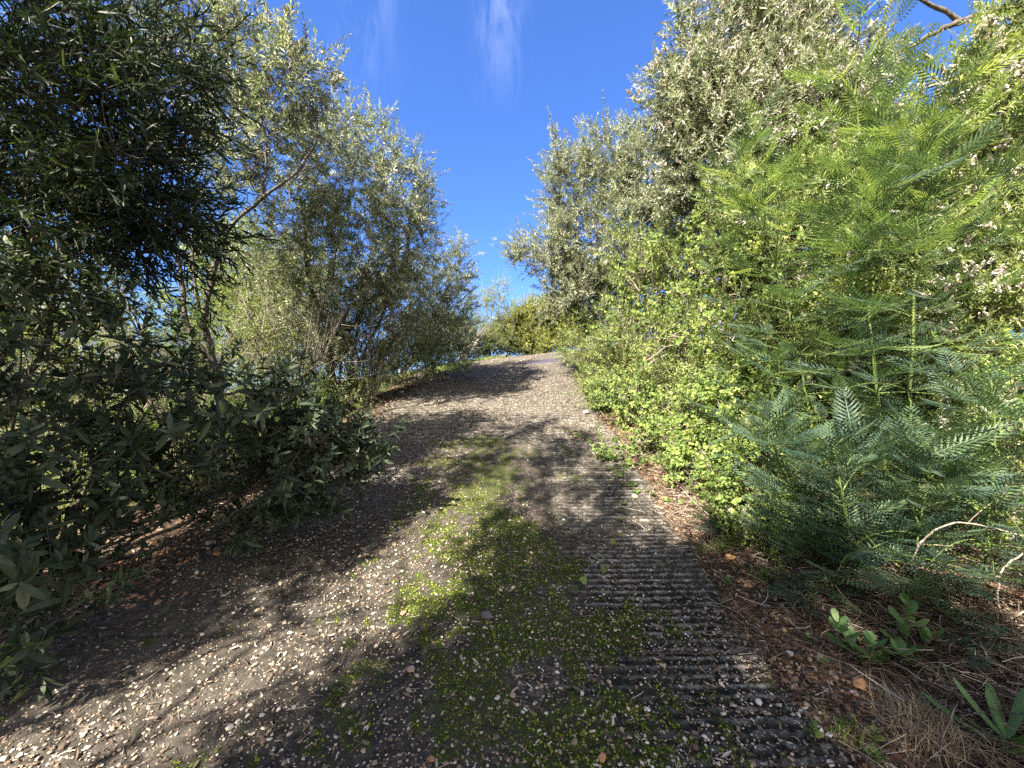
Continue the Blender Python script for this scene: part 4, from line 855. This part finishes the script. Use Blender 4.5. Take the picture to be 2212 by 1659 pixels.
twig_obj('thin looping stem near the right edge, above the curved one', [([(2220, 1190, 2.0), (2160, 1240, 2.0), (2165, 1330, 1.95), (2210, 1390, 1.9), (2230, 1440, 1.9)], .004, .003)], M_PALE)
twig_obj('long dry stick lying across the verge toward the lane', [([(1640, 1110, dg(1640, 1110) - .05), (1720, 1220, dg(1720, 1220) - .03), (1800, 1330, dg(1800, 1330) - .03)], .004, .003)], M_LITTER, side=4)
twig_obj('thin stick lying on the crack across the lane', [([(1350, 1408, dg(1350, 1410) - .02), (1500, 1412, dg(1500, 1414) - .02), (1640, 1405, dg(1640, 1408) - .02)], .0025, .0015)], M_LITTER, side=2)

# dead twig tangles on the right verge and a straw tussock
def tangle(label, cx, cy, n, rad, hh, m, L0=.25):
    a = RNG.uniform(0, 6.28, n); x = cx + RNG.normal(size=n) * rad; y = cy + RNG.normal(size=n) * rad; z = gmax(x, y) + RNG.uniform(0, hh, n)
    A = np.stack([x, y, z], -1); D = np.stack([np.cos(a), np.sin(a), RNG.normal(size=n) * .25], -1) * RNG.uniform(.3, 1, n)[:, None] * L0
    C = A + D; C[:, 2] = np.maximum(C[:, 2], gmax(C[:, 0], C[:, 1]) + .005)
    mb = MB(); tubes(mb, bez(A, A + D * .5 + RNG.normal(size=(n, 3)) * .03, C, 6), RNG.uniform(.0008, .0022, n)[:, None] * np.ones((1, 6)), 3, RNG.uniform(size=n)); return tag(mb.build('dead_twigs', m), label, 'dead twigs', kind='stuff')
tangle('tangle of dead brown twigs under the wattle saplings', 2.15, 2.15, 2600, .30, .10, M_LITTER)
tangle('tangle of dead twigs in the bottom right corner', 2.3, 1.7, 1800, .25, .10, M_LITTER)
tangle('dry fallen twigs at the foot of the creeper mound', 1.8, 3.3, 1200, .3, .06, M_LITTER)
def tuft(label, px, py, n, h, m, name='grass_tuft', cat='grass tuft', wd=.002, lean=.7, rad=.03):
    d = dg(px, py); p = P(px, py, d); x = p[0] + RNG.normal(size=n) * rad; y = p[1] + RNG.normal(size=n) * rad; mb = MB(); blades(mb, x, y, gmax(x, y) - .003, h * RNG.uniform(.5, 1, n), wd, lean)
    o = mb.build(name, m); return tag(o, label, cat, 'small plants on the right verge')
tuft('straw-coloured dry grass tussock in the bottom right corner', 2010, 1610, 500, .17, M_STRAW, 'dry_tussock', 'dry grass', .0016, 1.3, .06)
tuft('dark green fine grass tuft beside the lane edge, left of its twin', 1518, 1195, 70, .09, M_GRASS)
tuft('dark green fine grass tuft next to the round orange stone', 1556, 1190, 80, .11, M_GRASS)
tuft('loose bright grass weed above the twiggy verge', 1650, 1255, 40, .12, M_GRASS, wd=.004, lean=1.0)
tuft('green feathery weed low on the verge near the bottom edge', 1830, 1590, 80, .07, M_GRASS, wd=.003)

# broad-leaved seedlings and the strap-leaved rosette
def plant(label, px, py, stems, leafT, m, cat='seedling', name='seedling', h=.2, n=12, group='small plants on the right verge', leaflabel='leaf'):
    d = dg(px, py); b = P(px, py, d); b[2] = float(gmax(b[0], b[1])); root = empty(name, b, label, cat, group); tm = MB()
    for dx, dy, hh, nn in stems:
        tip = b + [dx, dy, hh]; q = path_tube(tm, [b, (b + tip) / 2 + [dx * .2, dy * .2, .02], tip], .004, .002, 6, 12)
        lf = [leafT]; 
        for i in range(nn):
            k = 2 + int((i + .5) / nn * 9.9); a = i * 2.4; u = i / max(nn - 1, 1); dr = norm(np.array([[math.cos(a), math.sin(a), .25 + .8 * u]])); sc_ = (1 - .45 * u) * RNG.uniform(.85, 1.15)
            t = Tpl(); t.v = leafT[0][:, [0, 2, 1]] * [1, -1, 1]; t.f = leafT[1]; t.t = np.full(len(t.v), RNG.uniform()); mb = MB()
            z = dr; x = norm(np.cross([[0, 0, 1.]], z)); y = np.cross(z, x); Rm = np.stack([x, y, z], -1)
            V = np.einsum('mij,kj->mki', Rm, t.v)[0] * sc_ + q[min(k, 11)]; mb.add(V, t.f, t.t); mb.build(leaflabel, m, root, True)
    tm.build('stem', M_GREENSTEM, root, True); return root
plant('broad-leaved seedling with rounded grey-green leaves, left of two on the verge', 1870, 1440, [(-.12, .02, .20, 12), (.02, -.02, .12, 7)], leaf_broad(.11, .058), M_BROAD)
plant('taller broad-leaved seedling with rounded leaves against the wattle fronds', 1955, 1440, [(.03, .02, .30, 13), (-.08, -.06, .10, 7), (.10, -.03, .16, 6)], leaf_broad(.11, .058), M_BROAD)
plant('strap-leaved green rosette in the bottom right corner', 2175, 1640, [(.0, .0, .08, 12)], leaf_broad(.30, .05, .12), M_BROAD, name='rosette_plant', cat='plant')
plant('tiny pale-leaved weed rosette beside the lane edge', 1572, 1268, [(0, 0, .03, 8)], leaf_broad(.045, .022), M_BROAD, name='weed', cat='weed')
plant('small round-leaved weed near the bottom of the verge', 1930, 1520, [(0, 0, .03, 5)], leaf_broad(.05, .04), M_VINE, name='weed', cat='weed')
plant('small leafy weed on the ochre stones near the bottom', 1890, 1610, [(0, 0, .05, 8)], leaf_broad(.04, .02), M_VINE, name='weed', cat='weed')
plant('silvery seedling leaf pair on the shaded verge right of the lane', 1775, 1440, [(0, 0, .03, 4)], leaf_broad(.04, .02), M_BROAD, name='weed', cat='weed')

# creeper runners with countable leaves
def runner(label, pts, n, size, lift=.02):
    w3 = []
    for px, py in pts: d = dg(px, py); p = P(px, py, d); p[2] = float(gmax(p[0], p[1])) + .012; w3.append(p)
    root = empty('creeper_runner', w3[0], label, 'creeper', 'creeper runners crossing the ground'); tm = MB(); q = path_tube(tm, w3, .0022, .0014, 5, 40, .003)
    v, f = leaf_vine(1); 
    for i in range(n):
        k = int((i + .5) / n * 39); mb = MB(); d = norm(np.array([[RNG.normal() * .35, RNG.normal() * .35 - .25, 1]])); Rm = frames(d)[0]
        p = q[k] + np.array([RNG.normal() * .02, RNG.normal() * .02, lift]); mb.add((v * size * RNG.uniform(.7, 1.2)) @ Rm.T + p, f, RNG.uniform(.1, .8)); mb.build('leaf', M_VINE, root)
    tm.build('stem', M_LITTER, root)
runner('creeper runner trailing down across the grooved lane', [(1345, 1080), (1350, 1130), (1325, 1190), (1285, 1250), (1240, 1310)], 9, .05)
runner('leafy creeper runner along the right lane edge by the pink stone', [(1310, 1000), (1345, 1050), (1420, 1080), (1500, 1100), (1600, 1110)], 30, .065, .03)
runner('creeper runner climbing down the verge left of the wattle', [(1655, 1180), (1660, 1230), (1705, 1290), (1760, 1340)], 10, .06, .02)
runner('short creeper runner at the edge of the creeper mound on the lane', [(1230, 938), (1290, 960), (1350, 975), (1400, 985)], 18, .07, .02)

for lab, x, y, n, h in [('thin pale vertical stems right of the forking trunks', -3.4, 6.3, 36, 2.2), ('thin dry stems left of the forking trunks', -4.4, 5.2, 30, 2.2), ('sparse tall dry stems behind the broad dark shrub', -4.6, 4.2, 24, 2.0)]:
    bare_shrub('bare_shrub', lab, gpt(x, y), n, h, .009, M_PALE, spread=.35)

for i, (lab, px, py, n, z, m_) in enumerate([
    ('small green weed between the rusty stones, mid verge', 1745, 1395, 7, .035, M_VINE), ('pair of round creeper leaves on the upper verge', 1665, 1190, 4, .055, M_VINE),
    ('small rosette weed close to the lane corner at the bottom', 1760, 1600, 8, .04, M_VINE), ('tiny green seedling left of the dry tussock', 1890, 1655, 7, .045, M_VINE),
    ('low green weed right of the broad-leaved seedlings', 2040, 1470, 7, .05, M_BROAD), ('small leafy sprig under the low wattle fronds', 1850, 1330, 7, .05, M_VINE),
    ('sprig of pale leaves on the upper verge by the creeper', 1560, 1140, 8, .05, M_VINE), ('lone green weed at the foot of the pale curved stem', 2110, 1440, 6, .05, M_BROAD)]):
    plant(lab, px, py, [(0, 0, .04, n)], leaf_broad(z, z * .6), m_, name='weed', cat='weed')
n = 1600; mb = MB(); y = 1.2 + RNG.uniform(size=n) * 2.6; x = xr(y) + .04 + np.abs(RNG.normal(size=n)) * .4; s_ = np.clip(np.exp(RNG.normal(np.log(.024), .4, n)), .01, .055)
scatter_pebbles(mb, x, y, gz(x, y), s_); tag(mb.build('rubble', M_OCHRE), 'coarser ochre stones lying on the near right verge', 'rubble', kind='stuff')
